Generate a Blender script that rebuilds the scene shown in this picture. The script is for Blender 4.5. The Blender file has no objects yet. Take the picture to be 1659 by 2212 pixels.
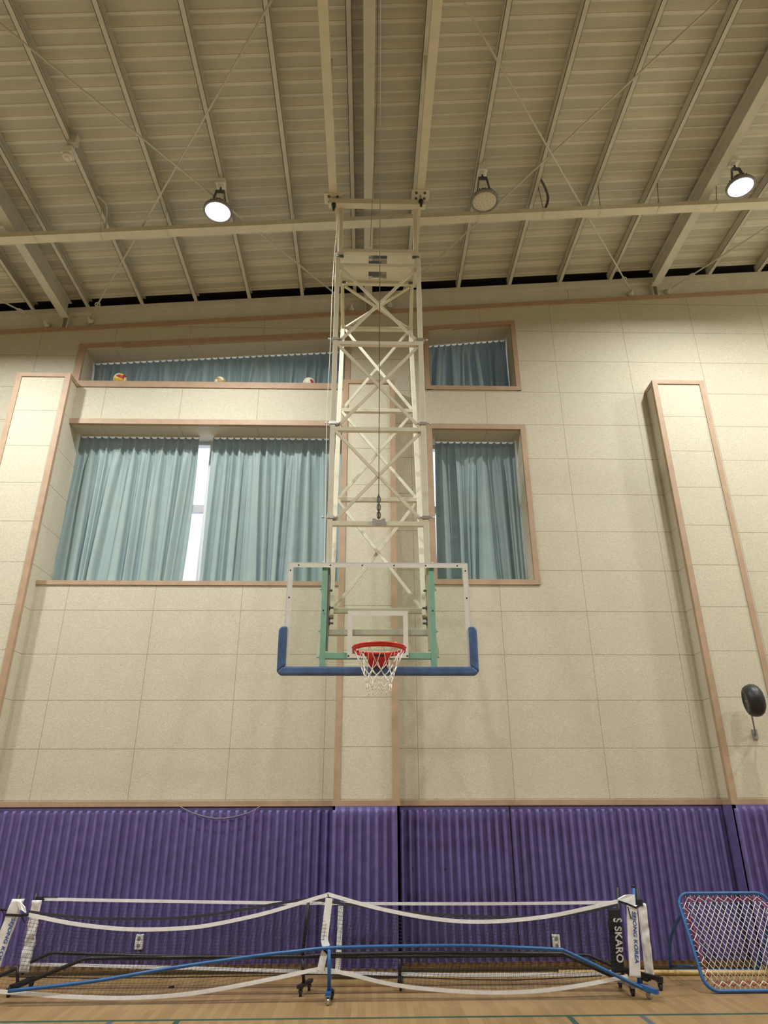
import bpy, math, random
from mathutils import Vector, Matrix, noise
PI = math.pi
scn = bpy.context.scene
col = scn.collection

# ------------------------------------------------------------------ camera
FPX, TH, YAW, ROLL, CAMH = 1465.12, math.radians(23.2528), math.radians(1.4607), math.radians(-0.2128), 1.765
Fv = Vector((math.sin(YAW)*math.cos(TH), math.cos(YAW)*math.cos(TH), math.sin(TH)))
_r = Vector((math.cos(YAW), -math.sin(YAW), 0)); _u = _r.cross(Fv)
Rv = _r*math.cos(ROLL) + _u*math.sin(ROLL); Uv = -_r*math.sin(ROLL) + _u*math.cos(ROLL)
CAM = Vector((0, 0, CAMH))
cd = bpy.data.cameras.new('camera'); cam = bpy.data.objects.new('camera', cd); col.objects.link(cam)
cam.matrix_world = Matrix(((Rv.x, Uv.x, -Fv.x, 0), (Rv.y, Uv.y, -Fv.y, 0), (Rv.z, Uv.z, -Fv.z, CAMH), (0, 0, 0, 1)))
cd.sensor_fit = 'VERTICAL'; cd.sensor_height = 24.0; cd.lens = FPX*24.0/2212.0; cd.clip_start = 0.05; cd.clip_end = 200
scn.camera = cam

# ------------------------------------------------------------------ world, exposure
wd = bpy.data.worlds.new('world'); scn.world = wd; wd.use_nodes = True
bg = wd.node_tree.nodes['Background']; bg.inputs[0].default_value = (0.86, 0.93, 1.0, 1); bg.inputs[1].default_value = 1.7
vs = scn.view_settings; vs.view_transform = 'Standard'; vs.look = 'None'; vs.gamma = 1.0; vs.use_curve_mapping = False
vs.exposure = 0.0
LAMP = 228.0                     # watts of each lit lamp
LAMPCOL = (0.99, 1.0, 0.975, 1)

def ray(x, y): return Fv + Rv*((x-829.5)/FPX) - Uv*((y-1106)/FPX)
def at(x, y, Y):                 # point of the place seen at (x, y) that lies on the plane Y
    d = ray(x, y); return CAM + d*((Y-CAM.y)/d.y)
def atz(x, y, Z):
    d = ray(x, y); return CAM + d*((Z-CAM.z)/d.z)

# ------------------------------------------------------------------ materials
def new_mat(name, base, rough=0.6, metal=0.0, spec=0.4):
    m = bpy.data.materials.new(name); m.use_nodes = True
    b = m.node_tree.nodes['Principled BSDF']
    b.inputs['Base Color'].default_value = (*base, 1); b.inputs['Roughness'].default_value = rough
    b.inputs['Metallic'].default_value = metal; b.inputs['Specular IOR Level'].default_value = spec
    return m
class NT:
    def __init__(s, m): s.nt = m.node_tree; s.b = s.nt.nodes['Principled BSDF']
    def n(s, t, **k):
        x = s.nt.nodes.new(t)
        for a, v in k.items(): setattr(x, a, v)
        return x
    def l(s, a, b): s.nt.links.new(a, b)
    def math(s, op, a, b=None, c=None):
        x = s.n('ShaderNodeMath', operation=op)
        for i, v in enumerate((a, b, c)):
            if v is None: continue
            if isinstance(v, (int, float)): x.inputs[i].default_value = v
            else: s.l(v, x.inputs[i])
        return x.outputs[0]
    def mix(s, fac, a, b):
        x = s.n('ShaderNodeMix', data_type='RGBA')
        for i, v in ((0, fac), (6, a), (7, b)):
            if isinstance(v, (int, float)): x.inputs[i].default_value = v
            elif isinstance(v, tuple): x.inputs[i].default_value = (*v, 1)
            else: s.l(v, x.inputs[i])
        return x.outputs[2]
    def noise(s, scale, detail=3, rough=0.6, vec=None, dist=0.0):
        x = s.n('ShaderNodeTexNoise'); x.inputs['Scale'].default_value = scale; x.inputs['Detail'].default_value = detail
        x.inputs['Roughness'].default_value = rough; x.inputs['Distortion'].default_value = dist
        if vec is not None: s.l(vec, x.inputs['Vector'])
        return x.outputs[0]
    def ramp(s, v, lo, hi):
        x = s.n('ShaderNodeMapRange'); x.inputs[1].default_value = lo; x.inputs[2].default_value = hi; s.l(v, x.inputs[0]); return x.outputs[0]
    def bump(s, h, strength, dist):
        x = s.n('ShaderNodeBump'); x.inputs['Strength'].default_value = strength; x.inputs['Distance'].default_value = dist
        s.l(h, x.inputs['Height']); s.l(x.outputs[0], s.b.inputs['Normal'])

def soft(name, base, rough, var=0.12, scale=14, metal=0.0, spec=0.4, bump=0.0):
    m = new_mat(name, base, rough, metal, spec); t = NT(m)
    tc = t.n('ShaderNodeTexCoord').outputs['Object']
    f = t.ramp(t.noise(scale, 4, 0.6, tc), 0.35, 0.65)
    dark = tuple(c*(1-var) for c in base); light = tuple(min(1, c*(1+var*0.6)) for c in base)
    t.l(t.mix(f, dark, light), t.b.inputs['Base Color'])
    if bump: t.bump(t.noise(scale*6, 3, 0.6, tc), bump, 0.004)
    return m

def panel_mat(name, base, vert=True):
    m = new_mat(name, base, 0.9, 0, 0.15); t = NT(m)
    tc = t.n('ShaderNodeTexCoord').outputs['Object']
    # long wood-wool fibres
    w1 = t.noise(34, 4, 0.7, tc, 1.6); w2 = t.noise(72, 3, 0.65, tc, 2.5); big = t.noise(2.2, 3, 0.6, tc)
    fl = t.ramp(w2, 0.40, 0.50); fl1 = t.ramp(w1, 0.36, 0.60)
    c = t.mix(fl, tuple(v*0.60 for v in base), base)
    c = t.mix(t.math('MULTIPLY', t.math('SUBTRACT', 1.0, fl1), 0.60), c, tuple(v*0.74 for v in base))
    c = t.mix(t.math('MULTIPLY', t.ramp(big, 0.35, 0.7), 0.35), c, tuple(v*0.80 for v in base))
    sep = t.n('ShaderNodeSeparateXYZ'); t.l(tc, sep.inputs[0])
    def joint(v, off, period, w):
        a = t.math('DIVIDE', t.math('SUBTRACT', v, off), period)
        a = t.math('ABSOLUTE', t.math('SUBTRACT', t.math('FRACT', t.math('ADD', a, 0.5)), 0.5))
        return t.math('LESS_THAN', a, w/period)
    gn = t.n('ShaderNodeNewGeometry'); sn = t.n('ShaderNodeSeparateXYZ'); t.l(gn.outputs['True Normal'], sn.inputs[0])
    flat = t.math('LESS_THAN', t.math('ABSOLUTE', sn.outputs[2]), 0.5)
    jz = t.math('MULTIPLY', joint(sep.outputs[2], 9.011, 0.6, 0.0042), flat)
    j = t.math('MAXIMUM', jz, joint(sep.outputs[0], 0.6566, 1.2, 0.0036)) if vert else jz
    c = t.mix(t.math('MULTIPLY', j, 0.55), c, (0.16, 0.12, 0.06))
    t.l(c, t.b.inputs['Base Color'])
    h = t.math('SUBTRACT', t.math('ADD', t.math('MULTIPLY', w2, 0.6), w1), t.math('MULTIPLY', j, 2.0))
    t.bump(h, 0.55, 0.006)
    return m

def floor_mat():
    m = new_mat('maple_floor', (0.6, 0.4, 0.2), 0.34, 0, 0.45); t = NT(m)
    tc = t.n('ShaderNodeTexCoord').outputs['Object']
    mp = t.n('ShaderNodeMapping'); mp.inputs['Rotation'].default_value = (0, 0, PI/2); t.l(tc, mp.inputs[0])
    br = t.n('ShaderNodeTexBrick'); t.l(mp.outputs[0], br.inputs['Vector'])
    br.inputs['Color1'].default_value = (0.330, 0.212, 0.092, 1); br.inputs['Color2'].default_value = (0.235, 0.145, 0.060, 1)
    br.inputs['Mortar'].default_value = (0.17, 0.10, 0.045, 1)
    br.inputs['Scale'].default_value = 1.0; br.inputs['Mortar Size'].default_value = 0.0012; br.inputs['Brick Width'].default_value = 0.55
    br.inputs['Row Height'].default_value = 0.065; br.inputs['Bias'].default_value = -0.25; br.offset = 0.37
    g = t.n('ShaderNodeMapping'); g.inputs['Scale'].default_value = (40, 2.2, 10); t.l(tc, g.inputs[0])
    gr = t.ramp(t.noise(1.0, 4, 0.6, g.outputs[0]), 0.35, 0.7)
    c = t.mix(t.math('MULTIPLY', gr, 0.25), br.outputs['Color'], (0.36, 0.24, 0.105))
    t.l(c, t.b.inputs['Base Color'])
    return m

M = {}
M['panel'] = panel_mat('wood_wool_panel', (0.645, 0.600, 0.475))
M['panel_p'] = panel_mat('pilaster_panel', (0.665, 0.620, 0.492), vert=False)
M['trim'] = soft('tan_wood_trim', (0.400, 0.278, 0.185), 0.55, 0.10, 6)
M['purple'] = soft('purple_foam', (0.140, 0.108, 0.300), 0.62, 0.16, 9, bump=0.15)
M['cream'] = soft('cream_steel', (0.680, 0.645, 0.510), 0.42, 0.06, 5)
M['grey_steel'] = soft('grey_steel', (0.600, 0.590, 0.510), 0.6, 0.07, 5)
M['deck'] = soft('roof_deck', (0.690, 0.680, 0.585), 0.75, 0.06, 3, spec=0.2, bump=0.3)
M['deck_flat_shade'] = soft('roof_deck_embossed_shade', (0.545, 0.535, 0.455), 0.8, 0.05, 3, spec=0.15, bump=0.5)  # embossed flats and channel bottoms, their shade painted in as a darker tone
M['seam'] = new_mat('deck_seam', (0.14, 0.12, 0.085), 0.8)
M['dark'] = new_mat('dark_void', (0.035, 0.033, 0.035), 0.9)
M['floor'] = floor_mat()
M['green'] = soft('green_line_paint', (0.035, 0.085, 0.06), 0.4, 0.1, 20)
M['slate'] = soft('slate_line_paint', (0.09, 0.11, 0.13), 0.4, 0.1, 20)
M['white_plastic'] = soft('white_plastic', (0.80, 0.79, 0.74), 0.4, 0.04, 20)
M['white_frame'] = new_mat('window_aluminium', (0.62, 0.62, 0.66), 0.4)
M['black'] = soft('black_metal', (0.018, 0.018, 0.02), 0.42, 0.2, 20)
M['black_cloth'] = soft('black_cloth', (0.016, 0.016, 0.018), 0.8, 0.2, 30)
M['dgrey'] = soft('dark_grey_casting', (0.10, 0.10, 0.11), 0.5, 0.15, 20)
M['mgrey'] = soft('grey_casting', (0.24, 0.23, 0.23), 0.5, 0.12, 20)
M['chrome'] = new_mat('zinc', (0.55, 0.54, 0.52), 0.32, 0.85)
M['blue'] = soft('blue_paint', (0.022, 0.105, 0.290), 0.33, 0.12, 12)
M['navy'] = soft('blue_padding', (0.068, 0.130, 0.285), 0.48, 0.30, 5, bump=0.1)
M['mint'] = soft('mint_paint', (0.320, 0.580, 0.480), 0.45, 0.08, 10)
M['red'] = soft('red_paint', (0.560, 0.030, 0.018), 0.38, 0.10, 12)
M['cord_red'] = soft('red_bungee', (0.36, 0.03, 0.045), 0.7, 0.2, 40)
M['white_cord'] = soft('white_cord', (0.78, 0.76, 0.70), 0.75, 0.08, 40)
M['tape'] = soft('white_tape', (0.84, 0.85, 0.88), 0.65, 0.08, 16, bump=0.1)
M['sleeve'] = soft('white_vinyl_sleeve', (0.76, 0.75, 0.75), 0.38, 0.10, 10, bump=0.1)
M['border'] = soft('backboard_marking', (0.74, 0.74, 0.68), 0.5, 0.05, 10)
M['yellow'] = soft('yellow_plastic', (0.75, 0.50, 0.06), 0.45, 0.1, 20)
M['tennis'] = soft('yellow_ball', (0.72, 0.66, 0.10), 0.7, 0.1, 30)
M['pole'] = soft('tan_pole', (0.60, 0.42, 0.17), 0.45, 0.12, 10)
M['base_wood'] = soft('base_wood', (0.30, 0.19, 0.09), 0.5, 0.2, 8)
M['wine'] = soft('wine_panel', (0.42, 0.025, 0.05), 0.5, 0.1, 20)
M['ivory'] = soft('ivory_panel', (0.76, 0.72, 0.58), 0.5, 0.08, 20)
M['gold'] = soft('gold_panel', (0.42, 0.31, 0.12), 0.5, 0.15, 20)
M['blue_print'] = new_mat('blue_print', (0.04, 0.10, 0.36), 0.6)
M['white_print'] = new_mat('white_print', (0.72, 0.72, 0.70), 0.6)
M['cable'] = new_mat('steel_cable', (0.16, 0.145, 0.12), 0.5, 0.4)
M['band'] = soft('charcoal_band', (0.05, 0.05, 0.06), 0.8, 0.2, 30)
M['netblack'] = new_mat('black_net_cord', (0.012, 0.012, 0.016), 0.8)
M['rubber'] = soft('black_rubber', (0.03, 0.03, 0.032), 0.55, 0.2, 30)
M['speaker'] = soft('speaker_shell', (0.022, 0.023, 0.025), 0.42, 0.15, 20)
M['room'] = soft('room_paint', (0.60, 0.54, 0.40), 0.8, 0.05, 2)
def glass_mat(name, tint, fac):
    m = bpy.data.materials.new(name); m.use_nodes = True; nt = m.node_tree
    nt.nodes.remove(nt.nodes['Principled BSDF']); out = nt.nodes['Material Output']
    tr = nt.nodes.new('ShaderNodeBsdfTransparent'); tr.inputs[0].default_value = (*tint, 1)
    gl = nt.nodes.new('ShaderNodeBsdfGlossy'); gl.inputs['Roughness'].default_value = 0.015
    lw = nt.nodes.new('ShaderNodeLayerWeight'); lw.inputs[0].default_value = 0.5
    pw = nt.nodes.new('ShaderNodeMath'); pw.operation = 'POWER'; nt.links.new(lw.outputs['Facing'], pw.inputs[0]); pw.inputs[1].default_value = 5.0
    fr = nt.nodes.new('ShaderNodeMath'); fr.operation = 'MULTIPLY_ADD'; nt.links.new(pw.outputs[0], fr.inputs[0]); fr.inputs[1].default_value = 0.9; fr.inputs[2].default_value = 0.04
    mx = nt.nodes.new('ShaderNodeMixShader'); nt.links.new(fr.outputs[0], mx.inputs[0])
    nt.links.new(tr.outputs[0], mx.inputs[1]); nt.links.new(gl.outputs[0], mx.inputs[2]); nt.links.new(mx.outputs[0], out.inputs[0])
    return m
M['glass'] = glass_mat('backboard_glass', (0.955, 0.975, 0.955), 0.1)
M['wglass'] = glass_mat('window_glass', (0.93, 0.96, 0.98), 0.1)
def curtain_mat(name, base, trans):
    m = new_mat(name, base, 0.5, 0, 0.35); t = NT(m)
    tc = t.n('ShaderNodeTexCoord').outputs['Object']
    f = t.ramp(t.noise(5, 3, 0.6, tc), 0.3, 0.7)
    t.l(t.mix(f, tuple(c*0.92 for c in base), base), t.b.inputs['Base Color'])
    t.b.inputs['Sheen Weight'].default_value = 0.25
    tl = t.n('ShaderNodeBsdfTranslucent'); tl.inputs[0].default_value = (0.10, 0.22, 0.36, 1)
    mx = t.n('ShaderNodeMixShader'); mx.inputs[0].default_value = trans
    t.l(t.b.outputs[0], mx.inputs[1]); t.l(tl.outputs[0], mx.inputs[2]); t.l(mx.outputs[0], t.nt.nodes['Material Output'].inputs[0])
    return m
M['curtain'] = curtain_mat('grey_teal_satin', (0.300, 0.385, 0.365), 0.10)
def emit_mat(name, colr, s):
    m = bpy.data.materials.new(name); m.use_nodes = True; nt = m.node_tree
    nt.nodes.remove(nt.nodes['Principled BSDF']); e = nt.nodes.new('ShaderNodeEmission')
    e.inputs[0].default_value = colr; e.inputs[1].default_value = s; nt.links.new(e.outputs[0], nt.nodes['Material Output'].inputs[0]); return m
M['lit'] = emit_mat('lit_lens', LAMPCOL, 25.0)
M['unlit'] = soft('unlit_lens', (0.66, 0.62, 0.50), 0.35, 0.06, 30)

# ------------------------------------------------------------------ mesh builder
class MB:
    def __init__(s): s.v = []; s.f = []; s.sm = []; s.mi = []; s.cur = 0
    def add(s, vs, fs, smooth=False):
        o = len(s.v); s.v += [tuple(p) for p in vs]
        for f in fs: s.f.append(tuple(i+o for i in f)); s.sm.append(smooth); s.mi.append(s.cur)
        return s
    def box(s, a, b):
        x0, x1 = sorted((a[0], b[0])); y0, y1 = sorted((a[1], b[1])); z0, z1 = sorted((a[2], b[2]))
        return s.add([(x0,y0,z0),(x1,y0,z0),(x1,y1,z0),(x0,y1,z0),(x0,y0,z1),(x1,y0,z1),(x1,y1,z1),(x0,y1,z1)],
              [(0,3,2,1),(4,5,6,7),(0,1,5,4),(1,2,6,5),(2,3,7,6),(3,0,4,7)])
    def hexa(s, lo, hi):         # lo, hi: four points each
        return s.add(list(lo)+list(hi), [(0,3,2,1),(4,5,6,7),(0,1,5,4),(1,2,6,5),(2,3,7,6),(3,0,4,7)])
    def bar(s, p, q, w, h, up=(0,0,1)):   # rectangular section; h along up
        p = Vector(p); q = Vector(q); d = (q-p).normalized(); u = Vector(up); u = (u - d*u.dot(d))
        if u.length < 1e-4: u = Vector((0,1,0)) - d*d.y
        u.normalize(); r = d.cross(u); a = r*(w/2); b = u*(h/2)
        return s.hexa([p-a-b, p+a-b, p+a+b, p-a+b], [q-a-b, q+a-b, q+a+b, q-a+b])
    def prism(s, pts, y0, y1):   # pts in (x,z), extruded along Y
        n = len(pts); lo = [(x, y0, z) for x, z in pts]; hi = [(x, y1, z) for x, z in pts]
        return s.add(lo+hi, [tuple(range(n)), tuple(range(2*n-1, n-1, -1))] + [(i, i+n, (i+1) % n+n, (i+1) % n) for i in range(n)])
    def tube(s, pts, r, n=8, closed=False, ry=None):
        pts = [Vector(p) for p in pts]; m = len(pts); vs = []; fs = []; prev = None
        for i, p in enumerate(pts):
            a = pts[(i-1) % m] if (closed or i > 0) else p; b = pts[(i+1) % m] if (closed or i < m-1) else p
            d = (b-a).normalized()
            if prev is None:
                u = Vector((0,0,1)) if abs(d.z) < 0.9 else Vector((0,1,0))
            else: u = prev
            u = (u - d*u.dot(d)).normalized(); prev = u; w = d.cross(u)
            rr = r[i] if isinstance(r, (list, tuple)) else r
            for k in range(n):
                t = 2*PI*k/n; vs.append(p + u*(math.cos(t)*rr) + w*(math.sin(t)*rr))
        for i in range(m if closed else m-1):
            j = (i+1) % m
            for k in range(n): fs.append((i*n+k, i*n+(k+1) % n, j*n+(k+1) % n, j*n+k))
        if not closed: fs += [tuple(range(n-1, -1, -1)), tuple((m-1)*n+k for k in range(n))]
        return s.add(vs, fs, n > 4)
    def lathe(s, prof, c, axis=(0,0,1), n=24, cap=True):   # prof: (r, h) along the axis
        ax = Vector(axis).normalized(); u = Vector((1,0,0)) if abs(ax.x) < 0.9 else Vector((0,1,0))
        u = (u - ax*u.dot(ax)).normalized(); w = ax.cross(u); c = Vector(c); vs = []; fs = []
        for r, h in prof:
            for k in range(n):
                t = 2*PI*k/n; vs.append(c + ax*h + u*(r*math.cos(t)) + w*(r*math.sin(t)))
        for i in range(len(prof)-1):
            for k in range(n): fs.append((i*n+k, i*n+(k+1) % n, (i+1)*n+(k+1) % n, (i+1)*n+k))
        s.add(vs, fs, True)
        if cap:
            o = len(s.v)-len(vs)
            s.f.append(tuple(o+k for k in range(n-1, -1, -1))); s.sm.append(False); s.mi.append(s.cur)
            s.f.append(tuple(o+(len(prof)-1)*n+k for k in range(n))); s.sm.append(False); s.mi.append(s.cur)
        return s
    def sphere(s, c, r, n=24, m=14):
        return s.lathe([(max(r*math.sin(PI*i/m), 1e-5), -r*math.cos(PI*i/m)) for i in range(m+1)], c, n=n, cap=False)
    def ribbon(s, pts, width, thick, up=(0,0,1)):          # flat band, width along up
        pts = [Vector(p) for p in pts]; u = Vector(up).normalized(); vs = []; fs = []
        for i, p in enumerate(pts):
            a = pts[max(i-1, 0)]; b = pts[min(i+1, len(pts)-1)]; d = (b-a).normalized()
            uu = (u - d*u.dot(d)).normalized(); w = d.cross(uu)
            for (e, g) in ((-1,-1),(1,-1),(1,1),(-1,1)): vs.append(p + w*(e*thick/2) + uu*(g*width/2))
        m = len(pts)
        for i in range(m-1):
            for k in range(4): fs.append((i*4+k, i*4+(k+1) % 4, (i+1)*4+(k+1) % 4, (i+1)*4+k))
        fs += [(3,2,1,0), tuple((m-1)*4+k for k in range(4))]
        return s.add(vs, fs, False)
    def build(s, name, mats, parent=None, bevel=0, loc=None):
        me = bpy.data.meshes.new(name); off = Vector(loc) if loc is not None else Vector((0,0,0))
        me.from_pydata([tuple(Vector(p)-off) for p in s.v], [], s.f); me.update()
        mats = mats if isinstance(mats, (list, tuple)) else [mats]
        for m in mats: me.materials.append(m)
        me.polygons.foreach_set('use_smooth', s.sm); me.polygons.foreach_set('material_index', s.mi); me.update()
        o = bpy.data.objects.new(name, me); col.objects.link(o)
        if parent is not None: o.parent = parent
        if bevel:
            b = o.modifiers.new('bevel', 'BEVEL'); b.width = bevel; b.segments = 2; b.limit_method = 'ANGLE'
        o.location = off
        if parent is not None: o.location = off - world_loc(parent)
        return o
def world_loc(o):
    l = Vector(o.location)
    while o.parent: o = o.parent; l += Vector(o.location)
    return l
def tag(o, label=None, cat=None, group=None, kind=None):
    if label: o['label'] = label
    if cat: o['category'] = cat
    if group: o['group'] = group
    if kind: o['kind'] = kind
    return o
def empty(name, loc, label, cat, group=None):
    o = bpy.data.objects.new(name, None); col.objects.link(o); o.location = loc; o.empty_display_size = 0.1
    return tag(o, label, cat, group)
def struct(o, label=None): o['kind'] = 'structure'; (label and o.__setitem__('label', label)); return o
def kids(o): return [c for c in bpy.data.objects if c.parent == o]
def copy_tree(o, parent=None):
    c = o.copy(); col.objects.link(c)
    if parent is not None: c.parent = parent; c.matrix_parent_inverse = o.matrix_parent_inverse
    for ch in kids(o): copy_tree(ch, c)
    return c
def catmull(pts, n=8):
    pts = [Vector(p) for p in pts]; out = []
    for i in range(len(pts)-1):
        p0 = pts[max(i-1,0)]; p1 = pts[i]; p2 = pts[i+1]; p3 = pts[min(i+2, len(pts)-1)]
        for k in range(n):
            t = k/n; out.append(0.5*((2*p1)+(p2-p0)*t+(2*p0-5*p1+4*p2-p3)*t*t+(-p0+3*p1-3*p2+p3)*t**3))
    out.append(pts[-1]); return out
def text_mesh(body, size, italic, bold, mat, parent, origin, xdir, ydir, name, sx=1.0):
    cu = bpy.data.curves.new(name, 'FONT'); cu.body = body; cu.size = size; cu.align_x = 'LEFT'; cu.align_y = 'CENTER'
    cu.extrude = 0.0006; cu.shear = 0.25 if italic else 0; cu.offset = (0.0012 if size < .06 else 0.0030) if bold else 0; cu.space_character = 1.05
    ob = bpy.data.objects.new(name, cu); col.objects.link(ob)
    dg = bpy.context.evaluated_depsgraph_get(); dg.update()
    me = bpy.data.meshes.new_from_object(ob.evaluated_get(dg))
    bpy.data.objects.remove(ob)
    X = Vector(xdir).normalized(); Y = Vector(ydir).normalized(); Z = X.cross(Y); O = Vector(origin)
    mb = MB(); mb.v = [tuple(O + X*(v.co.x*sx) + Y*v.co.y + Z*v.co.z) for v in me.vertices]
    mb.f = [tuple(p.vertices) for p in me.polygons]; mb.sm = [False]*len(mb.f); mb.mi = [0]*len(mb.f)
    return mb.build(name, mat, parent)

W = 9.164                                  # plane of the end wall
XL, XR, YB = -9.2, 9.6, -13.0
SL = 0.084                                 # pitch of the roof
def zr(c, x): return c + SL*x

# ================================================================== ROOM SHELL
fl = struct(MB().box((XL, YB, -0.12), (XR, 10.2, 0)).build('floor', M['floor']), 'honey maple plank gym floor')
def line(a, b, w, mat, nm='court_line'):
    m = MB(); m.bar(Vector(a)+Vector((0,0,0.0008)), Vector(b)+Vector((0,0,0.0008)), w, 0.0016); return m.build(nm, M[mat], fl)
line((XL, 7.37, 0), (XR, 7.37, 0), 0.045, 'green')
line((1.835, 2.5, 0), (1.835, 7.35, 0), 0.05, 'green')
line((-1.66, 2.5, 0), (-1.66, 7.35, 0), 0.05, 'green')
line((2.49, 2.5, 0), (2.49, 7.35, 0), 0.05, 'slate')
line((-2.25, 2.5, 0), (-2.25, 7.35, 0), 0.05, 'slate')

HL = 7.155; SLz = 4.63; LX0, LX1 = -4.60, -0.385          # large left window opening
RX0, RX1 = 0.98, 2.37; HR, SR = 7.121, 4.67               # large right window opening
UL0 = -4.62; SUL = 7.925
def hUL(x): return 8.56 + 0.0735*(x+4.54)
SUR = 7.905
def hUR(x): return 8.999 + 0.112*(x-0.989)
def wtop(x): return zr(9.36, x)
YW = 9.72                                                 # back of the window recesses
mb = MB()
def fpoly(pts): mb.add([(x, W, z) for x, z in pts], [tuple(range(len(pts)))])
fpoly([(XL, 0), (LX0, 0), (LX0, wtop(LX0)), (XL, wtop(XL))])
fpoly([(LX0, 0), (LX1, 0), (LX1, SLz), (LX0, SLz)])
fpoly([(LX0, HL), (LX1, HL), (LX1, SUL), (LX0, SUL)])
fpoly([(LX0, hUL(LX0)), (LX1, hUL(LX1)), (LX1, wtop(LX1)), (LX0, wtop(LX0))])
fpoly([(LX1, 0), (RX0, 0), (RX0, wtop(RX0)), (LX1, wtop(LX1))])
fpoly([(RX0, 0), (RX1, 0), (RX1, SR), (RX0, SR)])
fpoly([(RX0, HR), (RX1, HR), (RX1, SUR), (RX0, SUR)])
fpoly([(RX0, hUR(RX0)), (RX1, hUR(RX1)), (RX1, wtop(RX1)), (RX0, wtop(RX0))])
fpoly([(RX1, 0), (XR, 0), (XR, wtop(XR)), (RX1, wtop(RX1))])
def reveal(x0, x1, zb0, zb1, zt0, zt1):
    mb.add([(x0,W,zb0),(x1,W,zb1),(x1,W,zt1),(x0,W,zt0),(x0,YW+.2,zb0),(x1,YW+.2,zb1),(x1,YW+.2,zt1),(x0,YW+.2,zt0)],
           [(0,1,5,4),(1,2,6,5),(2,3,7,6),(3,0,4,7)])
reveal(LX0, LX1, SLz, SLz, HL, HL); reveal(RX0, RX1, SR, SR, HR, HR)
reveal(LX0, LX1, SUL, SUL, hUL(LX0), hUL(LX1)); reveal(RX0, RX1, SUR, SUR, hUR(RX0), hUR(RX1))
wall = struct(mb.build('wall_back', M['panel']), 'end wall of beige wood wool panels')
# masonry behind the panels, closing the recesses round the window frames
mb = MB()
for a, b in (((XL, 0), (LX0-.03, 10.2)), ((LX1+.01, 0), (RX0-.01, 10.2)), ((RX1+.01, 0), (XR, 10.2))):
    mb.box((a[0], W+.3, a[1]), (b[0], YW+.15, b[1]))
mb.box((LX0, W+.3, 0), (LX1, YW+.15, SLz-.02)); mb.box((LX0, W+.3, HL+.02), (LX1, YW+.15, SUL-.02))
mb.box((RX0, W+.3, 0), (RX1, YW+.15, SR-.02)); mb.box((RX0, W+.3, HR+.02), (RX1, YW+.15, SUR-.02))
mb.prism([(LX0, hUL(LX0)+.02), (LX1, hUL(LX1)+.02), (LX1, 10.2), (LX0, 10.2)], W+.3, YW+.15)
mb.prism([(RX0, hUR(RX0)+.02), (RX1, hUR(RX1)+.02), (RX1, 10.2), (RX0, 10.2)], W+.3, YW+.15)
mb.build('masonry_core', M['dark'], wall)

# pilasters with wooden edge trims (parts of the wall)
PY = 8.88
def pilaster(x0, x1, zt):
    p = MB().box((x0+.004, PY+.004, 0.0), (x1-.004, W+.01, zt-.004)).build('pilaster', M['panel_p'], wall)
    t = MB(); w = 0.068; e = 0.012
    for (a, b) in ((x0, x0+w), (x1-w, x1)):
        t.box((a - (e if a == x0 else 0), PY-e, 1.79), (b + (e if b == x1 else 0), PY+.02, zt-.001))
    t.box((x0-e+.0005, PY-e-.0006, zt-w), (x1+e-.0005, PY+.0195, zt+.0005))
    for xs in (x0-e, x1-.02):                      # returns along the side faces
        t.box((xs+.001, PY+.018, 1.79), (xs+.031, PY+.055, zt-.003)); t.box((xs+.002, PY+.05, zt-w+.002), (xs+.030, W, zt-.002))
    t.build('wood_trim', M['trim'], p)
    return p
pilaster(-5.395, -4.600, 7.875); pilaster(-0.385, 0.388, 7.812); pilaster(4.455, 5.255, 7.865)

# wooden trims on the end wall
n_trim = [0]
def trim(mb_, label):
    n_trim[0] += 1; return struct(mb_.build('trim_%d' % n_trim[0], M['trim']), label)
t = MB(); e = 0.016
for a, b, y0 in ((XL, -5.395, W), (-4.600, -0.385, W), (0.388, 4.455, W), (5.255, XR, W)):
    t.box((a, y0-e-.05, 1.738), (b, y0, 1.800))
for a, b in ((-5.395, -4.600), (-0.385, 0.388), (4.455, 5.255)):
    t.box((a-.02, PY-e-.01, 1.738), (b+.02, PY+.004, 1.800)); t.box((a-.02, PY, 1.738), (a, W, 1.800)); t.box((b, PY, 1.738), (b+.02, W, 1.800))
trim(t, 'tan wooden dado rail between the beige panels and the purple padding')
t = MB(); t.prism([(XL, wtop(XL)-.05), (XR, wtop(XR)-.05), (XR, wtop(XR)+.022), (XL, wtop(XL)+.022)], W-.03, W+.03)
trim(t, 'sloping tan wooden cap along the top of the beige wall')
t = MB(); t.box((LX0, W-e, SLz-.06), (LX1, W+.05, SLz+.003)); t.box((LX0, W-e, HL-.004), (LX1, W+.05, HL+.085))
trim(t, 'tan head and sill boards of the wide left window')
t = MB(); w = .078
t.prism([(UL0-w, hUL(UL0)+w), (LX1+w, hUL(LX1)+w+.012), (LX1+w, hUL(LX1)-.004), (UL0-w, hUL(UL0)-.004)], W-e, W+.04)
t.box((UL0-w, W-e-.001, SUL), (LX0+.006, W+.04, hUL(UL0)+w*.5)); t.box((LX1-.003, W-e-.001, 7.70), (LX1+w, W+.04, hUL(LX1)+w*.5))
t.box((LX0-.02, W-e-.002, SUL-.105), (LX1, W+.05, SUL+.003))
trim(t, 'tan frame of the long sloping upper left window')
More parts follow.
